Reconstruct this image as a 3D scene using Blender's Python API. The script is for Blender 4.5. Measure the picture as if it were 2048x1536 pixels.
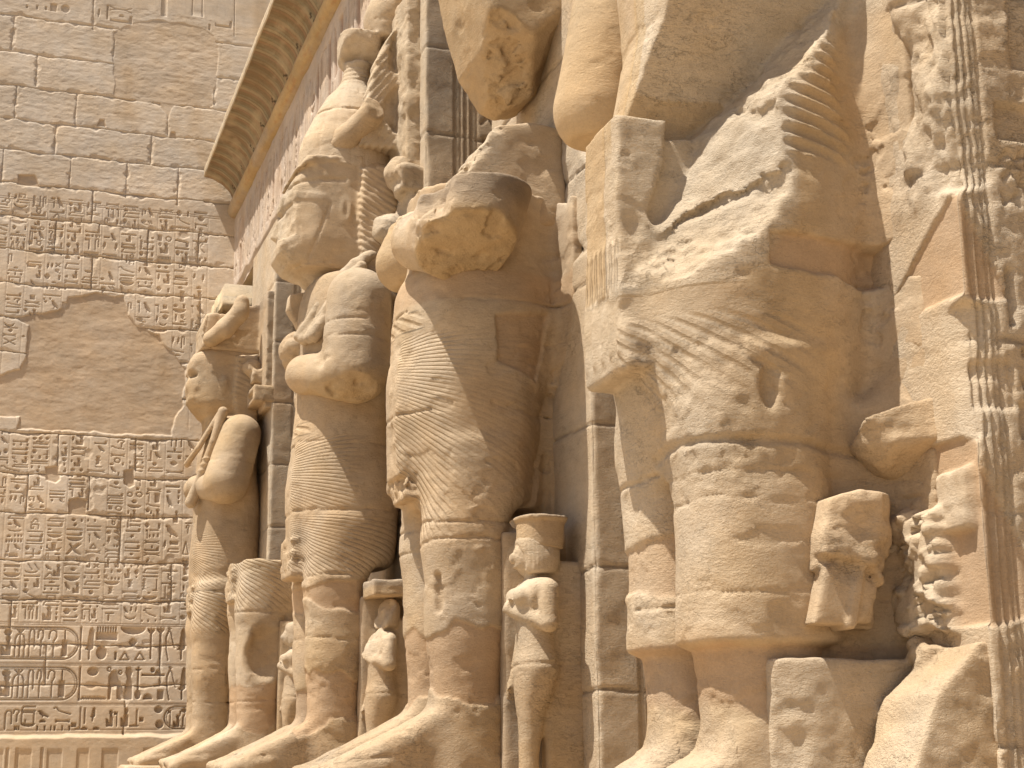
import bpy, math, numpy as np
from mathutils import Matrix, Vector
for _o in list(bpy.data.objects): bpy.data.objects.remove(_o)
scene = bpy.context.scene
COL = scene.collection
R = math.radians
f32 = np.float32

# ------------------------------------------------------------------ camera
YAW, PITCH, ROLL, FPX = 0.32741214, 0.22989769, -0.00880186, 3083.38
cam = bpy.data.cameras.new("camera"); camo = bpy.data.objects.new("camera", cam); COL.objects.link(camo)
_f = Vector((math.sin(YAW)*math.cos(PITCH), math.cos(YAW)*math.cos(PITCH), math.sin(PITCH)))
_r = Vector((math.cos(YAW), -math.sin(YAW), 0)); _u = _r.cross(_f)
_r2 = _r*math.cos(ROLL)+_u*math.sin(ROLL); _u2 = -_r*math.sin(ROLL)+_u*math.cos(ROLL)
camo.matrix_world = Matrix(((_r2.x, _u2.x, -_f.x, 0), (_r2.y, _u2.y, -_f.y, 0), (_r2.z, _u2.z, -_f.z, 0), (0, 0, 0, 1)))
cam.sensor_width = 36.0; cam.lens = 36.0*FPX/2048; cam.clip_start = 0.05; cam.clip_end = 2000
scene.camera = camo
# ------------------------------------------------------------------ light
SUN = Vector((-0.38, -0.05, 0.92)).normalized()        # towards the sun
SUN_EL = math.asin(SUN.z); SUN_AZ = math.atan2(SUN.x, SUN.y)
world = bpy.data.worlds.new("World"); scene.world = world; world.use_nodes = True
nt = world.node_tree; nt.nodes.clear()
sky = nt.nodes.new('ShaderNodeTexSky'); sky.sky_type = 'NISHITA'; sky.sun_disc = False
sky.sun_elevation = SUN_EL; sky.sun_rotation = SUN_AZ; sky.dust_density = 3.0; sky.altitude = 80; sky.ozone_density = 0.6
bg = nt.nodes.new('ShaderNodeBackground'); bg.inputs['Strength'].default_value = 0.072
wo = nt.nodes.new('ShaderNodeOutputWorld')
nt.links.new(sky.outputs[0], bg.inputs[0]); nt.links.new(bg.outputs[0], wo.inputs[0])
sl = bpy.data.lights.new("sun", 'SUN'); sl.energy = 5.0; sl.angle = R(0.53); sl.color = (1.0, 0.945, 0.85)
so = bpy.data.objects.new("sun", sl); COL.objects.link(so); so.rotation_euler = SUN.to_track_quat('Z', 'Y').to_euler()
scene.view_settings.view_transform = 'Standard'; scene.view_settings.look = 'None'
scene.view_settings.exposure = 0.50; scene.view_settings.gamma = 1.0
scene.render.engine = 'CYCLES'; scene.cycles.max_bounces = 6; scene.cycles.diffuse_bounces = 5

# ------------------------------------------------------------------ noise and shapes (numpy)
_rng = np.random.RandomState(7)
_T = _rng.rand(64, 64, 64).astype(f32)*2-1
def vnoise(x, y, z):
    xi = np.floor(x); yi = np.floor(y); zi = np.floor(z)
    fx = (x-xi).astype(f32); fy = (y-yi).astype(f32); fz = (z-zi).astype(f32)
    xi = xi.astype(np.int64) & 63; yi = yi.astype(np.int64) & 63; zi = zi.astype(np.int64) & 63
    x1 = (xi+1) & 63; y1 = (yi+1) & 63; z1 = (zi+1) & 63
    fx = fx*fx*(3-2*fx); fy = fy*fy*(3-2*fy); fz = fz*fz*(3-2*fz)
    T = _T
    a = T[xi, yi, zi]*(1-fx)+T[x1, yi, zi]*fx; b = T[xi, y1, zi]*(1-fx)+T[x1, y1, zi]*fx
    c = T[xi, yi, z1]*(1-fx)+T[x1, yi, z1]*fx; d = T[xi, y1, z1]*(1-fx)+T[x1, y1, z1]*fx
    a = a*(1-fy)+b*fy; c = c*(1-fy)+d*fy
    return a*(1-fz)+c*fz
def fbm(x, y, z, s, oct=3, gain=0.5, seed=0.0):
    r = 0; a = 1.0; t = 0
    for i in range(oct):
        r = r+a*vnoise(x*s+seed+i*7.3, y*s+seed*1.7+i*3.1, z*s+seed*2.3+i*5.7); t += a; a *= gain; s *= 2.03
    return r/t
def smin(a, b, k):
    h = np.clip(0.5+0.5*(b-a)/k, 0, 1); return b*(1-h)+a*h-k*h*(1-h)
def smax(a, b, k): return -smin(-a, -b, k)
def sstep(a, b, x):
    t = np.clip((x-a)/(b-a), 0, 1); return t*t*(3-2*t)
def curve(tab, z):
    """smooth interpolation of a table of rows (z, v1, v2, ...)"""
    t = np.array(sorted(tab), float); zz = np.linspace(t[0, 0], t[-1, 0], 240)
    out = []
    for c in range(1, t.shape[1]):
        v = t[:, c]; sl = np.diff(v)/np.diff(t[:, 0]); d = np.zeros(len(v)); d[0], d[-1] = sl[0], sl[-1]
        pr = sl[:-1]*sl[1:]; d[1:-1] = np.where(pr > 0, 2*pr/(sl[:-1]+sl[1:]+1e-12*(pr <= 0)+1e-15), 0)
        i = np.clip(np.searchsorted(t[:, 0], zz)-1, 0, len(v)-2)
        h = t[i+1, 0]-t[i, 0]; s = (zz-t[i, 0])/h
        m0 = d[i]*h; m1 = d[i+1]*h
        y = (2*s**3-3*s**2+1)*v[i]+(s**3-2*s**2+s)*m0+(-2*s**3+3*s**2)*v[i+1]+(s**3-s**2)*m1
        out.append(np.interp(z, zz, y).astype(f32))
    return out
def loft(P, tab, rnd=0.03, p=2.3):
    """stack of super-ellipses: rows (z, u centre, v centre, half u, half v)"""
    u, v, z = P; uc, vc, a, b = curve(tab, z)
    du = u-uc; dv = v-vc; r = np.sqrt(du*du+dv*dv)+1e-5
    k = (np.abs(du/a)**p+np.abs(dv/b)**p)**(1.0/p)+1e-5
    d = r-r/k
    z0 = min(t[0] for t in tab); z1 = max(t[0] for t in tab)
    return smax(d, np.maximum(z-z1, z0-z), rnd)
def cap(P, A, B, ra, rb):
    u, v, z = P; bx, by, bz = B[0]-A[0], B[1]-A[1], B[2]-A[2]
    pu, pv, pz = u-A[0], v-A[1], z-A[2]; L = bx*bx+by*by+bz*bz+1e-9
    t = np.clip((pu*bx+pv*by+pz*bz)/L, 0, 1)
    return np.sqrt((pu-bx*t)**2+(pv-by*t)**2+(pz-bz*t)**2)-(ra+(rb-ra)*t)
def tube(P, pts, rs, k=0.03):
    d = None
    for i in range(len(pts)-1):
        e = cap(P, pts[i], pts[i+1], rs[i], rs[i+1]); d = e if d is None else smin(d, e, k)
    return d
def ell(P, c, r):
    u, v, z = P; a = (u-c[0])/r[0]; b = (v-c[1])/r[1]; e = (z-c[2])/r[2]
    k0 = np.sqrt(a*a+b*b+e*e)+1e-6
    k1 = np.sqrt((a/r[0])**2+(b/r[1])**2+(e/r[2])**2)+1e-6
    return k0*(k0-1)/k1
def box(P, c, h, rnd=0.02):
    q = [np.abs(P[i]-c[i])-h[i]+rnd for i in range(3)]
    return np.sqrt(sum(np.maximum(t, 0)**2 for t in q))+np.minimum(np.maximum(np.maximum(q[0], q[1]), q[2]), 0)-rnd
def plane(P, pt, n):
    n = np.array(n, float); n /= np.linalg.norm(n)
    return ((P[0]-pt[0])*n[0]+(P[1]-pt[1])*n[1]+(P[2]-pt[2])*n[2]).astype(f32)
def poly2(x, y, pts):
    d = np.full(x.shape, 1e9, f32); s = np.zeros(x.shape, bool); n = len(pts)
    for i in range(n):
        ax, ay = pts[i]; bx, by = pts[i-1]; ex, ey = bx-ax, by-ay
        wx, wy = x-ax, y-ay; t = np.clip((wx*ex+wy*ey)/(ex*ex+ey*ey+1e-12), 0, 1)
        d = np.minimum(d, (wx-ex*t)**2+(wy-ey*t)**2)
        c = (y >= ay) != (y >= by)
        if ey != 0: s ^= c & (x < ax+(y-ay)*ex/ey)
    d = np.sqrt(d); return np.where(s, -d, d)
def slab(P, pts, vc, hv, k=0.06):
    """profile in the (u, z) side plane, hv thick each way, edges rounded by k"""
    return smax(poly2(P[0], P[2], pts), np.abs(P[1]-vc)-hv, k)

# ------------------------------------------------------------------ surface nets
def mesh_sdf(fn, lo, hi, h, slack=1.7):
    B = 8; lo = np.array(lo, float); hi = np.array(hi, float)
    nb = np.ceil((hi-lo)/(h*B)).astype(int)
    g = np.stack(np.meshgrid(*[np.arange(n) for n in nb], indexing='ij'), -1).reshape(-1, 3)
    c = lo+(g+0.5)*B*h
    d = fn([c[:, i].astype(f32) for i in range(3)])
    g = g[np.abs(d) < B*h*0.87*slack+0.03]
    o = np.stack(np.meshgrid(*[np.arange(B+1)]*3, indexing='ij'), -1).reshape(-1, 3)
    N = nb*B+4
    keys, verts, quads = [], [], []
    CH = max(1, 900000//729)
    edges_all = []
    for s in range(0, len(g), CH):
        gb = g[s:s+CH]; I = (gb[:, None, :]*B+o[None])
        P = lo+I*h
        val = fn([P[..., i].astype(f32).ravel() for i in range(3)]).reshape(-1, B+1, B+1, B+1)
        ins = val < 0
        cs = [(i, j, k) for i in (0, 1) for j in (0, 1) for k in (0, 1)]
        sub = lambda a, i, j, k: a[:, i:i+B, j:j+B, k:k+B]
        cnt = sum(sub(ins, *q).astype(np.int8) for q in cs)
        bi, ci, cj, ck = np.nonzero((cnt > 0) & (cnt < 8))
        acc = np.zeros((len(bi), 3)); num = np.zeros(len(bi))
        V = {q: val[bi, ci+q[0], cj+q[1], ck+q[2]] for q in cs}
        for q in cs:
            for ax in range(3):
                if q[ax] == 0:
                    q2 = list(q); q2[ax] = 1; q2 = tuple(q2)
                    a, b = V[q], V[q2]; m = (a < 0) != (b < 0)
                    t = np.where(m, a/(a-b+1e-20), 0)
                    p = np.zeros((len(bi), 3)); p[:] = q; p[:, ax] = t
                    acc += p*m[:, None]; num += m
        cell = gb[bi]*B+np.stack([ci, cj, ck], 1)
        keys.append((cell[:, 0]*N[1]+cell[:, 1])*N[2]+cell[:, 2])
        verts.append(lo+(cell+acc/num[:, None])*h)
        for ax in range(3):
            sl = [slice(0, B)]*3; sl2 = list(sl); sl2[ax] = slice(1, B+1)
            a = ins[(slice(None),)+tuple(sl)]; b = ins[(slice(None),)+tuple(sl2)]
            bi, ci, cj, ck = np.nonzero(a != b)
            e = gb[bi]*B+np.stack([ci, cj, ck], 1)
            edges_all.append((ax, e, a[bi, ci, cj, ck]))
    if not keys: return np.zeros((0, 3)), np.zeros((0, 4), int)
    keys = np.concatenate(keys); verts = np.concatenate(verts)
    od = np.argsort(keys); sk = keys[od]
    for ax, e, ina in edges_all:
        a1, a2 = (ax+1) % 3, (ax+2) % 3
        q = []
        ok = np.ones(len(e), bool)
        for d1, d2 in ((-1, -1), (0, -1), (0, 0), (-1, 0)):
            c = e.copy(); c[:, a1] += d1; c[:, a2] += d2
            k = (c[:, 0]*N[1]+c[:, 1])*N[2]+c[:, 2]
            p = np.clip(np.searchsorted(sk, k), 0, len(sk)-1); ok &= (sk[p] == k) & (c.min(1) >= 0); q.append(od[p])
        q = np.stack(q, 1)
        q = np.where(ina[:, None], q, q[:, ::-1])
        quads.append(q[ok])
    return verts, np.concatenate(quads)

def build_mesh(name, verts, quads, mat, parent=None, col=None, pit=None, smooth=True, extra=None):
    me = bpy.data.meshes.new(name)
    verts = np.ascontiguousarray(verts, f32); quads = np.ascontiguousarray(quads, np.int32)
    n = len(quads); me.vertices.add(len(verts)); me.vertices.foreach_set('co', verts.ravel())
    me.loops.add(n*4); me.loops.foreach_set('vertex_index', quads.ravel())
    me.polygons.add(n); me.polygons.foreach_set('loop_start', np.arange(0, n*4, 4, dtype=np.int32))
    me.polygons.foreach_set('loop_total', np.full(n, 4, np.int32))
    me.polygons.foreach_set('use_smooth', np.full(n, smooth))
    me.update(calc_edges=True); me.validate()
    if col is not None:
        a = me.color_attributes.new('Col', 'FLOAT_COLOR', 'POINT')
        a.data.foreach_set('color', np.concatenate([np.clip(col, 0, 1), np.ones((len(verts), 1))], 1).astype(f32).ravel())
    if pit is not None:
        a = me.attributes.new('pit', 'FLOAT', 'POINT'); a.data.foreach_set('value', np.asarray(pit, f32))
    for nm, vals in (extra or {}).items():
        a = me.attributes.new(nm, 'FLOAT', 'POINT'); a.data.foreach_set('value', np.asarray(vals, f32))
    me.materials.append(mat)
    o = bpy.data.objects.new(name, me); COL.objects.link(o)
    if parent is not None: o.parent = parent
    return o
def thing(name, label, cat, loc=(0, 0, 0), group=None):
    o = bpy.data.objects.new(name, None); COL.objects.link(o); o.location = loc; o.empty_display_size = 0.3
    o['label'] = label; o['category'] = cat
    if group: o['group'] = group
    return o
def tag(o, label, cat, group=None):
    o['label'] = label; o['category'] = cat
    if group: o['group'] = group
    return o
def structure(o): o['kind'] = 'structure'; return o

# ------------------------------------------------------------------ stone material
def stone(name, bump=1.0, grain=1.0, rough=0.92, streak=0.0):
    m = bpy.data.materials.new(name); m.use_nodes = True; t = m.node_tree; t.nodes.clear()
    N = lambda ty, **k: (lambda n: ([setattr(n, a, b) for a, b in k.items()], n)[1])(t.nodes.new(ty))
    L = t.links.new
    geo = N('ShaderNodeNewGeometry'); out = N('ShaderNodeOutputMaterial'); b = N('ShaderNodeBsdfPrincipled')
    b.inputs['Roughness'].default_value = rough; b.inputs['Specular IOR Level'].default_value = 0.15
    col = N('ShaderNodeVertexColor', layer_name='Col'); pit = N('ShaderNodeAttribute', attribute_name='pit')
    def noise(scale, detail, stretch=(1, 1, 1), rg=0.55):
        mp = N('ShaderNodeMapping'); mp.inputs['Scale'].default_value = stretch; L(geo.outputs['Position'], mp.inputs[0])
        n = N('ShaderNodeTexNoise'); n.inputs['Scale'].default_value = scale; n.inputs['Detail'].default_value = detail
        n.inputs['Roughness'].default_value = rg; L(mp.outputs[0], n.inputs[0]); return n.outputs[0]
    def ramp(x, a, b_, c, d):
        r = N('ShaderNodeMapRange'); r.inputs[1].default_value = a; r.inputs[2].default_value = b_
        r.inputs[3].default_value = c; r.inputs[4].default_value = d; L(x, r.inputs[0]); return r.outputs[0]
    def math_(op, a, b_):
        n = N('ShaderNodeMath', operation=op)
        for i, x in enumerate((a, b_)):
            if isinstance(x, (int, float)): n.inputs[i].default_value = x
            else: L(x, n.inputs[i])
        return n.outputs[0]
    big = ramp(noise(0.9, 5, (1, 1, 1.6)), 0.3, 0.7, 0.86, 1.12)
    mid = ramp(noise(7, 6, (1, 1, 2.0), 0.65), 0.25, 0.75, 0.88, 1.10)
    fine = ramp(noise(90, 3, rg=0.7), 0.3, 0.7, 0.92, 1.07)
    val = math_('MULTIPLY', math_('MULTIPLY', big, mid), fine)
    if streak:
        st = ramp(noise(6, 4, (1, 1, 0.12)), 0.52, 0.72, 1.0, 1.0-streak); val = math_('MULTIPLY', val, st)
    # dark pores
    vo = N('ShaderNodeTexVoronoi'); vo.inputs['Scale'].default_value = 26.0; vo.inputs['Randomness'].default_value = 1.0
    mp = N('ShaderNodeMapping'); mp.inputs['Scale'].default_value = (1, 1, 1.7); L(geo.outputs['Position'], mp.inputs[0])
    wob = N('ShaderNodeMix', data_type='VECTOR'); wob.inputs[0].default_value = 0.04
    nz = N('ShaderNodeTexNoise'); nz.inputs['Scale'].default_value = 30; nz.inputs['Detail'].default_value = 2
    L(mp.outputs[0], nz.inputs[0]); L(mp.outputs[0], wob.inputs[4]); L(nz.outputs['Color'], wob.inputs[5])
    L(wob.outputs[1], vo.inputs[0])
    gate = ramp(noise(3.1, 3), 0.42, 0.58, 0, 1)
    sz = ramp(vo.outputs['Color'], 0.30, 0.95, 0.0, 0.36)
    pore = math_('MULTIPLY', math_('LESS_THAN', vo.outputs['Distance'], sz), gate)
    poreh = math_('MULTIPLY', math_('SUBTRACT', 1, math_('MULTIPLY', math_('MINIMUM', pore, 1), pit.outputs['Fac'])), 1)
    hue = N('ShaderNodeMix', data_type='RGBA', blend_type='MULTIPLY'); hue.inputs[0].default_value = 1.0
    hr = N('ShaderNodeValToRGB'); hr.color_ramp.elements[0].color = (1.0, 0.94, 0.86, 1); hr.color_ramp.elements[1].color = (0.98, 1.0, 1.04, 1)
    hr.color_ramp.elements[0].position = 0.3; hr.color_ramp.elements[1].position = 0.7
    L(noise(2.2, 4), hr.inputs[0]); L(col.outputs[0], hue.inputs[6]); L(hr.outputs[0], hue.inputs[7])
    mu = N('ShaderNodeMix', data_type='RGBA', blend_type='MULTIPLY'); mu.inputs[0].default_value = 1.0
    cc = N('ShaderNodeCombineColor'); 
    for i in range(3): L(val, cc.inputs[i])
    L(hue.outputs[2], mu.inputs[6]); L(cc.outputs[0], mu.inputs[7]); L(mu.outputs[2], b.inputs['Base Color'])
    # relief
    h1 = noise(38, 5, (1, 1, 1.8), 0.68); h2 = noise(150*grain, 3, (1, 1, 1.3), 0.6)
    hh = math_('ADD', math_('MULTIPLY', h1, 0.0065), math_('MULTIPLY', h2, 0.0026))
    hh = math_('MULTIPLY', hh, math_('ADD', math_('MULTIPLY', pit.outputs['Fac'], 1.0), 0.25))
    hh = math_('ADD', hh, math_('MULTIPLY', poreh, 0.011))
    # flaked skin: hard edged shallow losses, and short bedding scratches
    fl = ramp(noise(5.5, 7, (1, 1, 1.9), 0.62), 0.545, 0.565, 1.0, 0.0)
    fl2 = ramp(noise(17, 5, (1, 1, 2.6), 0.6), 0.58, 0.60, 1.0, 0.0)
    sc = ramp(noise(34, 3, (1, 1, 7.0), 0.5), 0.60, 0.66, 1.0, 0.0)
    pf = math_('MULTIPLY', math_('ADD', pit.outputs['Fac'], 0.05), ramp(noise(1.7, 3), 0.40, 0.62, 0.12, 1.0))
    hh = math_('ADD', hh, math_('MULTIPLY', math_('MULTIPLY', fl, pf), 0.0038))
    hh = math_('ADD', hh, math_('MULTIPLY', math_('MULTIPLY', fl2, pf), 0.0022))
    hh = math_('ADD', hh, math_('MULTIPLY', math_('MULTIPLY', sc, pf), 0.0016))
    # fine carved pleats: a running phase and a depth given by the mesh
    ph = N('ShaderNodeAttribute', attribute_name='ph'); pa = N('ShaderNodeAttribute', attribute_name='pa')
    wob2 = math_('MULTIPLY', noise(12, 3), 1.6)
    sn = N('ShaderNodeMath', operation='SINE'); L(math_('ADD', ph.outputs['Fac'], wob2), sn.inputs[0])
    sn2 = math_('MINIMUM', sn.outputs[0], 0.35)
    worn = ramp(noise(4.5, 5), 0.36, 0.52, 0.25, 1.0)
    hh = math_('ADD', hh, math_('MULTIPLY', math_('MULTIPLY', sn2, pa.outputs['Fac']), worn))
    bp = N('ShaderNodeBump'); bp.inputs['Strength'].default_value = bump; bp.inputs['Distance'].default_value = 1.0
    L(hh, bp.inputs['Height']); L(bp.outputs[0], b.inputs['Normal'])
    L(b.outputs[0], out.inputs[0]); return m
M_STATUE = stone('statue sandstone'); M_PILLAR = stone('pillar sandstone'); M_WALL = stone('pylon sandstone', bump=0.45, streak=0.05)
M_GROUND = stone('court sand', bump=0.6)
C_STONE = np.array((0.47, 0.36, 0.24)); C_PALE = np.array((0.54, 0.45, 0.335)); C_MORTAR = np.array((0.45, 0.325, 0.21))
C_GREY = np.array((0.36, 0.30, 0.235)); C_GOLD = np.array((0.46, 0.335, 0.19)); C_DARK = np.array((0.16, 0.125, 0.095)); C_WALL = np.array((0.60, 0.50, 0.385))
def mixc(c, k, m):
    m = np.clip(m, 0, 1)[:, None]; return c*(1-m)+np.asarray(k)[None]*m
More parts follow.
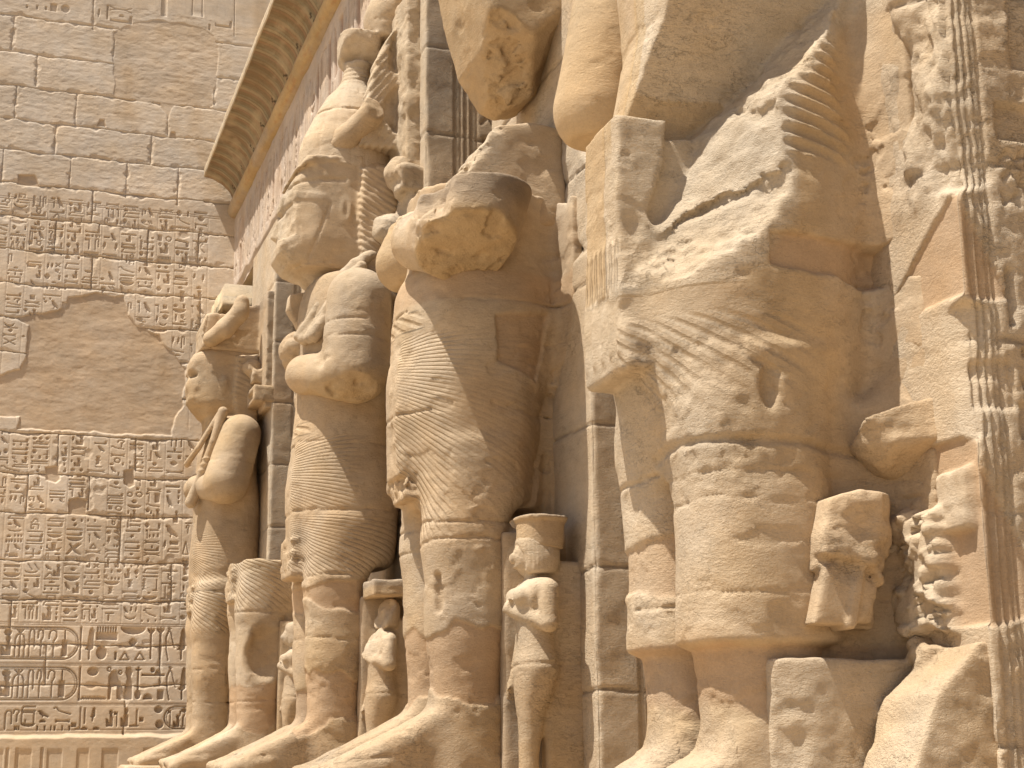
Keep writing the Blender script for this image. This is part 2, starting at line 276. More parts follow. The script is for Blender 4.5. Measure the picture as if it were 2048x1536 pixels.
# ------------------------------------------------------------------ carved signs, drawn into depth maps
GLYPHS = {"'": '-21 1766 -17 1781,-5 1710 -2 1721,123 1745 125 1768,176 1740 179 1751,213 1705 215 1718,271 1682 274 1703,37 1655 40 1668,-5 1616 -1 1625,15 1616 19 1624,37 1617 39 1624,113 1678 115 1685,154 1677 158 1685,153 1607 156 1620,154 1575 157 1582,173 1639 178 1651,175 1587 177 1600,210 1568 214 1577,287 1579 290 1586,328 1710 332 1724,560 1761 564 1778,587 1718 590 1727,287 1578 290 1586,307 1579 310 1586,330 1579 332 1586,364 1570 366 1598,406 1662 408 1671,429 1663 431 1671,445 1601 450 1615,603 1601 608 1611,622 1601 627 1612,-7 1494 -4 1499,15 1493 18 1502,34 1493 37 1500,152 1489 156 1505,115 1454 120 1472,172 1457 176 1473,225 1466 230 1478,404 1498 407 1505,428 1499 431 1508,447 1500 451 1508,502 1476 506 1491,544 1447 556 1484,109 1416 112 1421,128 1418 131 1423,554 1424 559 1437,530 1377 533 1400,598 1355 601 1363,608 1356 611 1364,618 1357 621 1364,8 956 11 963,28 958 31 964,29 862 31 869,45 921 48 927,66 922 69 929,85 922 89 929,101 883 105 890,124 883 128 892,145 883 149 892,102 851 105 858,124 852 127 859,199 864 202 872,221 876 224 884,28 773 30 779,224 827 227 836,378 873 381 881,366 841 368 850,435 930 438 935,436 919 438 924,400 880 402 887,420 881 422 888,439 882 441 889,528 943 530 971,542 944 545 972,559 944 562 972,555 790 559 799,554 772 558 782,555 757 558 765,66 632 68 639,75 633 78 639,84 633 86 640,42 614 45 623,50 614 52 623,57 615 60 624,67 615 69 624,76 615 78 624,84 615 87 625,144 596 147 605,161 600 164 610,260 686 264 694,279 688 282 695,300 688 303 695,362 609 364 617,370 609 373 617,379 609 382 617,400 717 403 727,401 673 403 696,394 546 397 553,416 547 418 554,436 547 439 554,470 719 473 729,457 702 460 713,496 673 501 689,468 644 471 653,480 645 483 654,494 645 497 656,476 610 479 617,105 478 109 489,143 380 146 420,161 470 164 476,181 471 184 477,201 471 203 477,200 410 203 418,200 396 203 404,200 380 203 390,277 509 280 517,298 509 301 516,319 510 322 518,275 419 279 425,297 419 300 425,318 420 321 426,298 377 301 382,317 377 319 382,336 527 339 537,357 528 360 538,358 507 361 514,369 507 371 514,379 506 382 514,353 380 356 398,432 514 435 519,454 379 456 384,472 379 475 385,495 380 497 385,577 478 581 494,274 260 277 360,276 140 280 240,162 53 164 67,183 53 185 67,201 53 203 67,211 53 214 67,233 53 235 67,253 53 256 67,296 72 298 118,99 55 101 66,104 55 106 66,110 55 112 66,377 262 382 286,-7 2489 -1 2500,27 2489 32 2505,56 2491 61 2505,263 2487 268 2544,785 2495 792 2601,617 2499 623 2524',
 'o': '-30 1747 -15 1761,84 1661 97 1671,289 1703 298 1726,376 1591 387 1601,491 1661 508 1678,468 1643 475 1652,543 1622 548 1627,353 881 370 896,397 773 412 786,424 773 442 788,363 726 380 740',
 't': '-40 1748 -32 1752,116 1696 157 1706,198 1692 213 1699,11 1642 21 1646,74 1661 82 1665,66 1626 78 1632,169 1566 185 1578,230 1653 244 1660,351 1757 363 1767,12 1516 23 1521,132 1477 144 1481,242 1467 251 1471,287 1470 302 1479,424 1473 433 1477,537 1494 550 1500,597 1498 611 1507,-7 1405 4 1410,545 1373 558 1379,51 1282 57 1287,529 1254 549 1259,191 934 204 940,221 849 233 856,339 873 350 879,517 906 529 912,577 880 591 889,311 830 320 834,518 791 530 797,45 669 55 675,44 631 54 637,135 726 147 732,163 657 172 661,162 623 174 627,192 624 205 628,187 580 202 585,309 560 317 575,102 496 114 502,175 492 190 498,583 431 602 443,169 77 185 85,289 55 306 63,323 55 340 63,498 216 516 232,466 144 492 160,305 2503 321 2513,724 2511 739 2530',
 'r': '-56 1733 -21 1744,231 1727 270 1740,-55 1658 -18 1670,-53 1628 -21 1638,293 1771 332 1782,586 1727 626 1739,348 1631 389 1640,172 1479 212 1491,405 1484 446 1496,523 1553 553 1560,53 1395 96 1409,-7 1280 30 1291,222 896 261 909,2 760 28 771,45 766 83 776,218 816 264 823,272 845 323 856,342 900 382 911,400 865 442 872,516 853 566 865,575 895 594 905,458 790 499 803,278 585 320 597,338 591 381 604,408 676 439 684,396 570 440 580,455 622 498 635,455 583 500 597,41 471 61 485,217 545 263 555,279 444 322 455,337 444 379 455,393 464 437 475,510 383 557 398,215 76 253 85,272 2518 346 2548',
 '_': '-45 1725 -18 1729,-45 1717 -17 1720,172 1777 213 1782,288 1592 309 1595,317 1700 328 1703,404 1464 452 1468,-5 1309 34 1312,102 865 149 867,14 784 29 786,104 718 147 719,161 591 197 593,279 671 318 673,396 597 439 599,43 538 87 540,224 377 256 378,335 415 381 416,399 455 434 457,394 448 436 449,578 458 603 461',
 'D': '-40 1688 -19 1713,-4 1690 43 1726,229 1697 244 1709,-3 1673 24 1685,301 1706 319 1736,300 1684 312 1701,345 1686 374 1716,433 1698 448 1713,534 1679 560 1703,427 1566 441 1576,570 1571 603 1607,164 872 177 889,166 934 177 943,258 892 281 919,403 918 428 934,297 778 324 801,296 815 312 834,276 559 304 580,520 546 547 588,331 420 368 435,528 454 539 465,341 302 360 317,463 312 485 321',
 'i': '-3 1760 5 1781,229 1749 236 1777,147 1634 157 1661,285 1614 295 1638,287 1614 295 1638,323 1610 333 1637,346 1578 352 1601,113 1525 119 1545,125 1527 132 1546,404 1537 411 1559,467 1515 473 1541,583 1530 591 1552,613 1523 620 1551,465 1366 472 1390,520 1297 527 1321,537 1297 544 1320,219 943 226 962,19 733 26 751,44 742 51 761,57 743 64 761,236 670 247 681,340 619 349 643,409 639 420 651,461 564 469 577,512 608 520 636,418 408 423 424,434 407 437 424,290 262 313 359,314 79 327 120,565 264 588 361,602 294 613 340,571 143 592 241,603 174 610 220,231 2490 239 2525',
 'p': '14 1771 32 1782,263 1653 274 1661,375 1566 389 1579,538 1569 557 1583,-1 1470 33 1485,130 1456 155 1465,101 747 116 759,113 659 134 672,171 442 195 454,277 383 298 413,419 431 438 440,118 73 152 105',
 'm': '8 1752 42 1762,173 1723 217 1734,349 1737 399 1751,348 1607 391 1620,50 1535 93 1544,170 1531 212 1550,226 1496 273 1507,289 1454 333 1466,345 1507 384 1514,521 1524 564 1531,47 853 90 860,100 782 141 791,218 796 266 804,458 859 501 869,336 757 382 766,44 689 88 697,161 685 207 693,338 576 381 587,526 599 559 609,160 424 205 435,279 489 324 500,329 429 381 438,455 530 498 543,116 110 155 122',
 'c': '-3 1732 41 1747,479 1356 500 1365,-7 1313 24 1327,294 863 316 866,45 648 85 654,162 594 205 603,101 521 139 529,402 384 435 396,461 418 483 421',
 'd': '37 1715 41 1720,114 1774 127 1781,65 1649 75 1655,114 1625 123 1632,416 1764 423 1768,464 1757 471 1759,443 1664 450 1671,284 1502 295 1509,467 1561 476 1570,489 1561 499 1570,-6 1343 3 1350,112 1406 119 1413,478 1341 486 1346,493 1340 503 1345,523 1426 535 1435,542 1346 551 1357,8 1296 19 1306,18 894 29 909,102 943 113 952,121 944 130 953,141 945 150 954,118 840 126 847,194 878 206 889,248 847 257 856,167 747 172 754,434 911 438 916,472 877 483 888,537 929 543 938,355 809 368 820,412 751 426 763,232 687 242 696,338 650 351 661,330 611 333 616,412 585 420 592,42 525 45 531,237 531 250 541,293 460 305 472,375 530 387 539,437 449 449 459,469 466 477 470,574 507 590 519,571 387 586 401,55 331 75 350,56 210 78 229,300 213 330 239,323 262 353 302,486 224 498 239,501 103 524 123,506 57 528 82,583 104 596 117,602 101 616 115,110 2491 137 2521',
 'w': '56 1742 66 1781,597 1689 616 1720,406 1622 416 1657,87 1523 97 1534,580 1354 591 1387,54 819 60 827,452 478 463 512',
 'L': '68 1744 82 1781,248 1748 259 1771,599 1268 606 1304,138 896 150 910,456 893 467 924,44 585 51 607,116 571 125 595,485 476 498 511,510 451 525 489,271 57 287 120,430 65 453 113',
 's': '90 1744 98 1781,54 1603 62 1654,262 1605 273 1646,-7 1531 3 1565,411 1748 420 1770,375 1399 386 1429,552 1282 561 1323,21 791 30 817,77 735 86 760,42 569 48 579,160 563 168 583,572 458 579 469,126 271 142 351,130 151 145 230,71 57 90 110,707 2487 733 2604',
 'u': '70 1718 85 1739,76 1604 91 1622,353 679 363 693,529 511 543 529',
 'k': '55 1710 99 1727,112 1727 158 1739,-48 1611 -18 1623,54 1587 97 1603,171 1662 214 1679,229 1667 274 1683,417 1624 451 1639,581 1669 628 1683,521 1507 566 1518,-5 1420 39 1431,-4 1361 36 1373,399 1380 445 1384,595 1371 624 1380,44 933 88 945,44 907 88 917,44 893 88 902,290 940 326 950,337 772 383 781,111 633 148 644,102 619 146 630,100 579 144 589,161 668 205 680,219 642 264 653,396 660 440 670,396 606 439 617,456 601 498 614,100 426 145 435,217 434 262 445,217 388 262 395,278 524 321 535,276 2481 350 2511,641 2518 699 2548',
 'b': '133 1746 155 1783,80 1627 99 1658,429 1744 448 1777,311 1644 328 1672,602 1573 615 1593,65 1466 78 1480,308 1501 326 1533,348 1456 367 1486,423 1532 444 1559,134 1387 155 1416,426 1398 449 1434,598 1407 623 1438,7 926 29 947,124 740 145 763,300 915 321 934,342 849 359 867,477 902 496 922,580 935 604 966,518 743 538 781,59 661 82 685,66 592 85 609,300 633 319 654,518 646 556 685,61 471 82 496,161 532 179 547,220 472 236 496,398 404 412 423,163 91 194 111',
 'a': '124 1710 143 1723,112 678 133 690,163 512 184 523',
 'v': '172 1757 184 1770,-1 1654 9 1668,171 1607 183 1623,349 1713 360 1730,524 1759 541 1779,596 1747 617 1767,405 1600 418 1616,524 1613 538 1630,107 1489 124 1507,465 1479 480 1495,50 1369 61 1381,488 1380 505 1396,103 899 115 912,58 781 72 795,526 881 548 895,99 593 111 606,455 724 467 738,454 675 467 690,575 552 592 563,100 460 115 473,221 398 240 415,249 409 259 416,427 525 439 539,418 306 442 327',
 'S': '189 1738 213 1771,178 1680 188 1698,27 1582 40 1612,66 1676 83 1692,185 1630 200 1659,195 1585 211 1625,379 1697 390 1729,475 1697 495 1740,361 1647 376 1667,473 1616 499 1654,545 1592 565 1626,82 1489 95 1517,172 1500 179 1508,196 1499 209 1526,487 1507 507 1541,588 1459 613 1492,68 1357 88 1380,74 866 88 887,191 895 207 923,199 842 206 855,233 934 255 963,230 863 249 890,113 796 130 822,248 765 263 792,469 930 489 963,466 809 485 836,191 561 202 575,337 544 350 572,366 545 379 571,408 704 424 731,477 703 498 736,540 694 555 732,66 384 85 421,130 478 145 505,186 513 205 550,160 379 186 420,245 463 263 495,282 543 294 558,303 386 316 415,397 513 413 542,519 408 541 445,46 273 75 331,45 152 80 216,391 143 433 240,360 64 379 112,403 64 424 118,558 62 576 97',
 'h': '177 1703 188 1714,57 1660 72 1669,52 1606 63 1620,250 1653 254 1660,465 1661 477 1682,68 1413 81 1427,489 1417 500 1430,2 889 10 900,241 828 254 838,551 903 560 914,424 795 432 803,482 757 496 787,177 595 187 616,341 729 351 741,533 623 558 634,579 530 592 552,578 528 592 548,260 63 273 75,509 144 525 171,457 78 468 90,74 2490 94 2520,449 2531 468 2586,643 2563 669 2602',
 '-': '248 1775 274 1781,-37 1592 -19 1595,-36 1582 -19 1585,24 1681 41 1683,113 1667 157 1672,228 1590 273 1597,228 1577 272 1584,289 1655 306 1658,584 1775 627 1781,290 1654 307 1659,346 1624 391 1629,406 1587 450 1591,523 1636 567 1642,52 1526 78 1533,226 1486 272 1491,346 1522 390 1526,464 1546 505 1551,524 1532 551 1538,109 1431 160 1434,520 1364 565 1369,8 880 31 882,8 872 31 875,113 937 135 939,104 917 149 920,102 872 149 875,15 754 30 757,45 811 85 814,162 779 207 781,162 768 204 773,163 759 206 761,219 807 263 811,400 959 441 961,399 942 440 946,416 904 442 906,416 893 439 896,418 856 440 858,516 924 561 927,337 747 382 751,515 808 558 814,102 649 148 651,101 611 149 613,161 647 203 649,218 565 247 574,339 716 382 719,338 698 382 700,470 666 497 668,580 692 599 694,42 543 87 546,41 452 86 455,41 426 87 428,101 510 146 513,161 482 205 484,158 460 204 463,217 521 263 523,218 450 261 453,216 421 262 424,276 477 321 479,276 430 328 433,345 401 369 404,454 518 498 521,536 485 551 488,572 419 604 422,460 214 528 219,475 2566 534 2583',
 'f': '-41 1645 -19 1654,526 1726 567 1753,342 1533 388 1554,-1 1389 38 1394,520 1267 558 1274,13 837 67 854,46 800 95 805,342 925 380 934,340 827 377 834,342 797 373 805,251 557 263 574,457 742 496 751,101 441 145 468,458 430 505 441,459 392 495 415,209 97 256 120',
 'n': '-38 1601 -18 1605,-6 1629 40 1637,111 1598 157 1603,112 1587 157 1592,349 1772 395 1778,467 1744 509 1751,507 1711 568 1719,288 1590 331 1595,346 1669 393 1675,420 1648 449 1653,406 1576 450 1582,466 1577 509 1581,-5 1505 38 1510,180 1468 216 1474,282 1485 329 1491,402 1513 450 1518,467 1460 509 1466,-3 1380 40 1383,53 1387 95 1390,168 1383 181 1415,481 1401 506 1404,576 911 591 914,219 658 264 662,280 659 318 661,338 669 381 673,408 692 440 695,395 623 438 628,42 500 86 502,160 503 201 506,514 536 557 540,512 497 555 501,285 142 343 152,326 144 354 150',
 'A': '-3 1582 9 1612,290 603 309 617,573 593 591 633,394 262 420 285,438 263 466 285,554 2550 597 2594',
 'Q': '13 1595 22 1612,114 1635 125 1662,597 1650 615 1666,19 1398 37 1412,361 933 381 956,583 660 591 687,119 382 126 421,129 382 135 422,151 273 167 351,183 271 206 350,155 151 167 230,186 151 206 230,94 80 110 114,577 64 593 111,753 2491 768 2585',
 '"': '112 1610 128 1618,201 1681 213 1688,377 1761 391 1767,430 1719 444 1729,585 1631 621 1644,310 1472 331 1480,602 1391 613 1400,50 866 59 871,457 948 466 962,457 826 463 830,72 525 82 532,108 531 144 550,592 388 610 400',
 'j': '229 1607 246 1645,291 1732 303 1764,309 1731 317 1763,326 1733 334 1764,406 1396 414 1437,464 1401 475 1430,582 1407 588 1436,581 1270 588 1299,219 765 233 790,426 808 437 828,455 757 466 788,285 621 289 647,457 640 464 668,101 381 114 421,383 64 394 106,542 64 551 111',
 'q': '408 1714 427 1733,409 1698 425 1709,471 1727 475 1738,141 1512 155 1527,373 1462 389 1476,403 1364 432 1378,548 1383 561 1401,45 877 54 887,192 746 204 757,102 725 115 736,361 650 380 664,362 629 381 645,337 508 349 521',
 'e': '469 1765 509 1779,106 927 148 935,222 914 264 928',
 'z': '465 1583 509 1603,53 570 78 580,573 569 591 581,321 322 382 361',
 'F': '522 1647 566 1672',
 'x': '141 1534 154 1546,-4 1254 30 1272,305 543 318 553',
 'N': '233 1523 255 1530,347 1489 390 1502,522 1407 562 1419,162 633 203 642,220 624 265 635,399 736 440 745,42 507 87 519,41 436 89 447,218 500 262 513,338 490 381 500,454 447 497 457,117 64 156 73,393 339 466 360',
 'P': '296 871 309 901,351 462 363 485,409 484 421 509',
 'X': '216 582 264 617',
 'Y': '85 271 115 350,85 151 119 229',
 'V': '221 272 237 350,218 151 235 230',
 'O': '-23 262 269 357,-19 142 271 238,531 57 775 121',
 'K': '474 265 494 361,502 264 523 363',
 'W': '529 262 556 360,535 142 562 240',
 'R': '358 142 400 240',
 'M': '440 144 459 240'}
_arc = lambda cx, cy, rx, ry, a0, a1, n=12: [(cx+rx*math.cos(R(a0+(a1-a0)*i/n)), cy+ry*math.sin(R(a0+(a1-a0)*i/n))) for i in range(n+1)]
_lens = [_arc(.5, -.55, .72, 1.05, 134, 46, 10), _arc(.5, 1.55, .72, 1.05, -134, -46, 10)]
FILL = {
 'd': [_arc(.5, .5, .5, .5, 0, 360, 20)], 't': [_arc(.5, 0, .5, 1, 0, 180)], 'N': [_arc(.5, 1, .5, 1, 180, 360)],
 '-': [[(0, 0), (1, 0), (1, 1), (0, 1)]], "'": [[(0, 0), (1, 0), (1, 1), (0, 1)]], 'h': [[(0, 0), (1, 0), (1, 1), (0, 1)]],
 'b': [[(0, .88), (.08, 1), (.3, .97), (.42, .76), (.78, .4), (1, .06), (.92, 0), (.62, .17), (.52, .2), (.46, 0), (.4, 0), (.42, .22), (.16, .48), (.12, .78)]],
 'i': [[(.42, 0), (.55, 0), (.6, .28), (1, .34), (1, .88), (.75, 1), (.5, .9), (.25, .4), (0, .32), (.4, .28)]],
 'k': [[(0, 0), (1, 0), (1, 1), (.9, .95), (.84, .3), (.04, .26), (0, .45)]],
 'S': [[(.05, 0), (1, 0), (1, .5), (.86, .68), (.96, .84), (.82, 1), (.55, .98), (.5, .82), (.62, .66), (.56, .32), (.4, .22), (.22, .42), (0, .48)]],
 'v': [[(.3, 0), (.7, 0), (1, .5), (.85, .8), (.66, .8), (.66, 1), (.34, 1), (.34, .8), (.15, .8), (0, .5)]],
 'z': [[(0, 0), (1, 0), (1, .55), (0, .55)]]+[[(i/8+.03, .55), (i/8+.075, .55), (i/8+.075, 1), (i/8+.03, 1)] for i in range(8)],
 'j': [[(0, .8), (.7, .84), (.7, 0), (.85, 0), (.85, 1), (0, 1)]],
 'P': [_arc(.5, .5, .34, .46, 0, 360, 16)], 'c': [[(0, 1), (.12, .3), (.5, 0), (.88, .3), (1, .9), (.8, .5), (.5, .3), (.2, .55)]],
 'F': [[(0, .85), (.1, 1), (.85, .8), (1, .7), (1, 0), (.82, 0), (.8, .55), (0, .75)]],
 'X': [[(.05, 0), (.2, 0), (.45, .4), (.62, .15), (.85, 0), (1, .02), (.62, .5), (1, .95), (.8, 1), (.45, .7), (.3, 1), (.25, .9), (.38, .6)]],
 'K': [[(.4, 0), (.6, 0), (.62, .8), (1, .9), (.98, .98), (.62, .92), (.5, 1), (.38, .92), (.02, .98), (0, .9), (.38, .8)]],
 'V': [[(0, 0), (1, 0), (.92, .6), (.75, .56), (.62, .62), (.58, 1), (.45, 1), (.42, .62), (.3, .56), (.08, .62)]],
 'M': [_arc(.5, .14, .45, .14, 0, 360, 16), [(.4, .2), (.6, .2), (.6, 1), (.4, 1)], [(.1, .9), (.9, .9), (.9, .94), (.1, .94)]],
 'R': [[(.1, .02), (.26, .02), (.3, .4), (.72, .42), (.74, .03), (.9, .03), (.96, .5), (.8, .6), (.6, .9), (.3, .88), (.12, .7)]]}
LINE = {
 'o': [_arc(.5, .5, .5, .5, 0, 360, 20)], 'r': _lens, 'e': _lens+[_arc(.5, .5, .12, .3, 0, 360)], '_': [[(0, .5), (1, .5)]],
 'n': [[(i/16, .2+.7*(i % 2)) for i in range(17)]], 'm': [[(1, 1), (.15, 1), (0, 0), (1, 0)]],
 'p': [[(.3, .35), (.3, .0), (0, 0), (0, 1), (1, 1), (1, 0)]], 'w': [[(.2, 0), (.75, .35), (.25, .6), (.75, .85), (.5, 1), (.25, .85), (.75, .6), (.25, .35), (.8, 0)]],
 's': [[(.05, 0), (.05, .85), (.3, 1), (.75, 1), (.95, .86), (.95, .3)]], 'q': [_arc(.4, .62, .28, .24, 0, 330)+[(.05, .75), (.1, .4), (.45, .12), (1, 0)]],
 'x': [[(0, 0), (1, 1)], [(0, 1), (1, 0)]], 'f': [[(0, .9), (.12, 1), (.28, .55), (.55, .38), (1, .15)]],
 'Q': [[(.6, 0), (.6, .55), (.98, .74), (.9, .93), (.5, 1), (.12, .92), (.02, .66)]], '"': [[(.05, 1), (.4, 0)], [(.6, 1), (.95, 0)]],
 'L': [[(.85, 1), (.85, .08), (0, 0), (1, .0)]], 'A': [[(0, 0), (1, 0), (.5, 1), (0, 0)]], 'P': [[(.1, .9), (.3, .7)], [(.9, .9), (.7, .7)], [(0, .5), (.2, .5)], [(1, .5), (.8, .5)], [(.1, .05), (.3, .3)], [(.9, .05), (.7, .3)]],
 'u': [_arc(.5, .42, .42, .4, 0, 360, 16), [(0, 1), (.6, .75)], [(1, 1), (.4, .75)]], 'a': [[(0, 0), (.2, .1), (.4, .75), (.6, 1), (.85, .7), (1, .1)]],
 'W': [[(.3, 0), (.05, .35), (.02, .7), (.35, .95), (.6, .8), (.85, .5), (1, .38)], [(.25, 1), (.5, .98)]],
 'Y': [[(.05, 0), (.05, .6), (.2, .78), (.5, .85), (.8, .78), (.95, .6), (.95, 0)], [(.5, 0), (.5, 1)], [(.5, .85), (.2, 1)], [(.5, .85), (.8, 1)]],
 'R': [_arc(.12, .93, .12, .06, 0, 300), _arc(.9, .84, .12, .06, 60, 360)]}
def raster(x0, z0, nx, nz, px):
    return dict(x0=x0, z0=z0, px=px, a=np.zeros((nz, nx), f32))
def _win(Rr, x0, z0, x1, z1, pad=0.03):
    i0 = max(0, int((x0-pad-Rr['x0'])/Rr['px'])); i1 = min(Rr['a'].shape[1], int((x1+pad-Rr['x0'])/Rr['px'])+2)
    j0 = max(0, int((z0-pad-Rr['z0'])/Rr['px'])); j1 = min(Rr['a'].shape[0], int((z1+pad-Rr['z0'])/Rr['px'])+2)
    if i1 <= i0 or j1 <= j0: return None
    X, Z = np.meshgrid(Rr['x0']+np.arange(i0, i1)*Rr['px'], Rr['z0']+np.arange(j0, j1)*Rr['px'])
    return slice(j0, j1), slice(i0, i1), X.astype(f32), Z.astype(f32)
def _segd(X, Z, pts):
    d = np.full(X.shape, 1e9, f32)
    for (ax, ay), (bx, by) in zip(pts[:-1], pts[1:]):
        ex, ey = bx-ax, by-ay; t = np.clip(((X-ax)*ex+(Z-ay)*ey)/(ex*ex+ey*ey+1e-9), 0, 1)
        d = np.minimum(d, np.hypot(X-ax-ex*t, Z-ay-ey*t))
    return d
def put(Rr, d, depth, soft=0.003, sl=None):
    m = np.clip(0.5-d/soft/2, 0, 1)*depth
    Rr['a'][sl[0], sl[1]] = np.maximum(Rr['a'][sl[0], sl[1]], m)
def carve(Rr, code, x0, z0, x1, z1, fd=0.013, ld=0.009, lw=0.0065):
    if code == 'O':
        w = _win(Rr, x0, z0, x1, z1)
        if w is None: return
        r = (z1-z0)/2*0.98; cx, cz = (x0+x1)/2, (z0+z1)/2
        q = np.hypot(np.maximum(np.abs(w[2]-cx)-(x1-x0)/2+r, 0), np.maximum(np.abs(w[3]-cz)-(z1-z0)/2+r, 0))-r
        put(Rr, np.abs(q)-lw, ld, sl=w); put(Rr, np.abs(q+0.03)-lw*.7, ld*.5, sl=w); return
    w = _win(Rr, x0, z0, x1, z1)
    if w is None: return
    sx, sz = max(x1-x0, 0.012), max(z1-z0, 0.012)
    if code == 'D':
        cx, cz = (x0+x1)/2, (z0+z1)/2; e = np.hypot((w[2]-cx)/(sx*.6), (w[3]-cz)/(sz*.6))-1+fbm(w[2], w[3], 0*w[2], 14, 3)*0.9
        put(Rr, e*min(sx, sz)*.4, 0.012, 0.012, w); return
    for p in FILL.get(code, ()): put(Rr, poly2(w[2], w[3], [(x0+a*sx, z0+b*sz) for a, b in p]), fd, sl=w)
    for p in LINE.get(code, ()): put(Rr, _segd(w[2], w[3], [(x0+a*sx, z0+b*sz) for a, b in p])-lw, ld, sl=w)
def sample(Rr, x, z):
    a = Rr['a']; fx = np.clip((x-Rr['x0'])/Rr['px'], 0, a.shape[1]-1.001); fz = np.clip((z-Rr['z0'])/Rr['px'], 0, a.shape[0]-1.001)
    i = fx.astype(int); j = fz.astype(int); fx = fx-i; fz = fz-j
    return (a[j, i]*(1-fx)+a[j, i+1]*fx)*(1-fz)+(a[j+1, i]*(1-fx)+a[j+1, i+1]*fx)*fz
def grid_quads(nr, nc):
    i, j = np.meshgrid(np.arange(nr-1), np.arange(nc-1), indexing='ij'); a = (i*nc+j).ravel()
    return np.stack([a, a+1, a+nc+1, a+nc], 1)

# ------------------------------------------------------------------ pylon wall (battered, carved, patched with plaster)
WY, WB = 24.27, 0.12
def pylon():
    Rr = raster(-0.7, 0.0, 900, 2560, 0.005)
    for code, s in GLYPHS.items():
        for e in s.split(','):
            a = [float(q)*0.005 for q in e.split()]
            big = a[3] < 1.9
            carve(Rr, code, *a, fd=0.060 if big else 0.034, ld=0.034 if big else 0.021, lw=0.0085 if big else 0.007)
    G0 = Rr['a'].copy()
    ln = lambda pts, lw, d: (lambda w: put(Rr, _segd(w[2], w[3], pts)-lw, d, sl=w))(_win(Rr, min(p[0] for p in pts), min(p[1] for p in pts), max(p[0] for p in pts), max(p[1] for p in pts)))
    for x in (-.43, -.135, .164, .46, .773, 1.074, 1.37, 1.683, 1.961, 2.257, 2.554, 2.847, 3.14): ln([(x, 1.86), (x, 4.86)], .0055, .006)
    for x in (-.33, -.042, .236, .532, .823, 1.116, 1.411, 1.7, 2.0, 2.31, 2.607, 2.905, 3.156): ln([(x, 5.0), (x, 8.80)], .0055, .006)
    for z in (1.854, 1.825, 1.247, 1.222, .655, .632, .27, 8.81, 8.845): ln([(-.8, z), (4.2, z)], .006, .007)
    for x in (-.5, -.02, .42, .55, .9): ln([(x, -.02), (x, .0)], .02, .02)
    xs = np.concatenate([np.arange(-9, -0.65, .09), np.arange(-0.65, 3.6, .0105), np.arange(3.6, 9.2, .12)])
    zs = np.concatenate([np.arange(-1.5, -.1, .03), np.arange(-.1, 12.75, .0105), np.arange(12.75, 17, .1)])
    X, Z = np.meshgrid(xs, zs); X = X.ravel().astype(f32); Z = Z.ravel().astype(f32); O = np.zeros_like(X)
    wx = X+fbm(X, Z, O, 5, 3)*.05; wz = Z+fbm(X, Z, O+9, 5, 3)*.05
    # plaster patches
    PA = [(1.45, 12.16), (1.61, 12.32), (2.03, 12.55), (2.29, 12.57), (2.99, 12.53), (3.17, 12.41), (3.26, 12.17), (3.25, 11.53), (3.16, 10.97), (2.52, 10.89), (2.4, 10.65), (2.28, 10.9), (1.5, 10.91)]
    PB = [(.91, 7.18), (1.26, 7.27), (1.81, 7.26), (1.88, 6.93), (2.03, 6.76), (2.4, 6.65), (2.49, 6.44), (2.86, 6.08), (2.82, 5.52), (2.78, 5.42), (2.62, 4.92), (1.91, 4.89), (.76, 4.88), (.27, 4.88), (.29, 5.07), (-.45, 5.05), (-.49, 5.64), (.25, 5.87), (.34, 6.15), (.31, 6.63), (.12, 6.75), (.38, 6.81), (.89, 6.96)]
    HO = [[(.71, 4.28), (.92, 4.32), (.95, 4.09), (.88, 4.03), (.74, 4.07)], [(1.91, 4.28), (2.07, 4.33), (2.08, 4.05), (2.01, 4.0), (1.92, 4.06)], [(1.09, 3.78), (1.23, 3.82), (1.37, 3.78), (1.37, 3.53), (1.11, 3.54)], [(.01, 9.08), (.02, 9.26), (.28, 9.29), (.37, 9.07)], [(1.24, 10.33), (1.28, 10.46), (1.36, 10.46), (1.4, 10.33)], [(2.44, 10.25), (2.48, 10.38), (2.55, 10.38), (2.59, 10.25)]]
    p1 = poly2(wx, wz, PA); p2 = poly2(wx, wz, PB)
    patch = np.maximum(sstep(.008, -.012, p1)*.45, sstep(.008, -.014, p2)); 
    holes = O.copy()
    for h in HO: holes = np.maximum(holes, sstep(.006, -.012, poly2(X+fbm(X, Z, O, 9, 2)*.02, Z, h)))
    pm = np.maximum(sstep(.0, -.01, p1), np.maximum(sstep(.0, -.01, p2), holes))
    # joints between the courses
    ZC = (12.27, 11.56, 10.91, 10.28, 9.71, 9.11, 8.51, 7.92, 7.33, 6.73, 6.15, 5.52, 4.83, 4.17, 3.55, 2.81, 2.21, 1.53, .93)
    VJ = [(1.09, 12.19, 12.9), (-.22, 11.6, 12.27), (.2, 10.95, 11.56), (1.46, 11.56, 12.2), (-.1, 10.3, 10.91), (.88, 10.3, 10.91), (2.42, 10.28, 10.68), (.57, 9.71, 10.29), (2.15, 9.7, 10.29), (.84, 9.11, 9.7), (1.76, 9.05, 9.71), (2.62, 9.0, 9.71), (-.24, 9.1, 9.7), (3.2, 11.0, 11.5), (1.23, 8.51, 9.11), (.67, 7.92, 8.5), (2.16, 7.83, 8.5), (1.28, 7.35, 7.92), (.89, 4.3, 4.83), (2.08, 4.3, 4.83), (.47, 3.54, 4.17), (1.39, 3.62, 4.17), (2.7, 2.21, 2.8), (.34, 1.53, 2.2), (.89, .93, 1.53), (2.57, .93, 1.53), (2.06, .19, .93), (.2, .2, .93), (3.0, 7.9, 8.5), (3.05, 6.73, 7.33), (-.4, 2.81, 3.5), (1.9, 2.81, 3.55)]
    rs = np.random.RandomState(3)
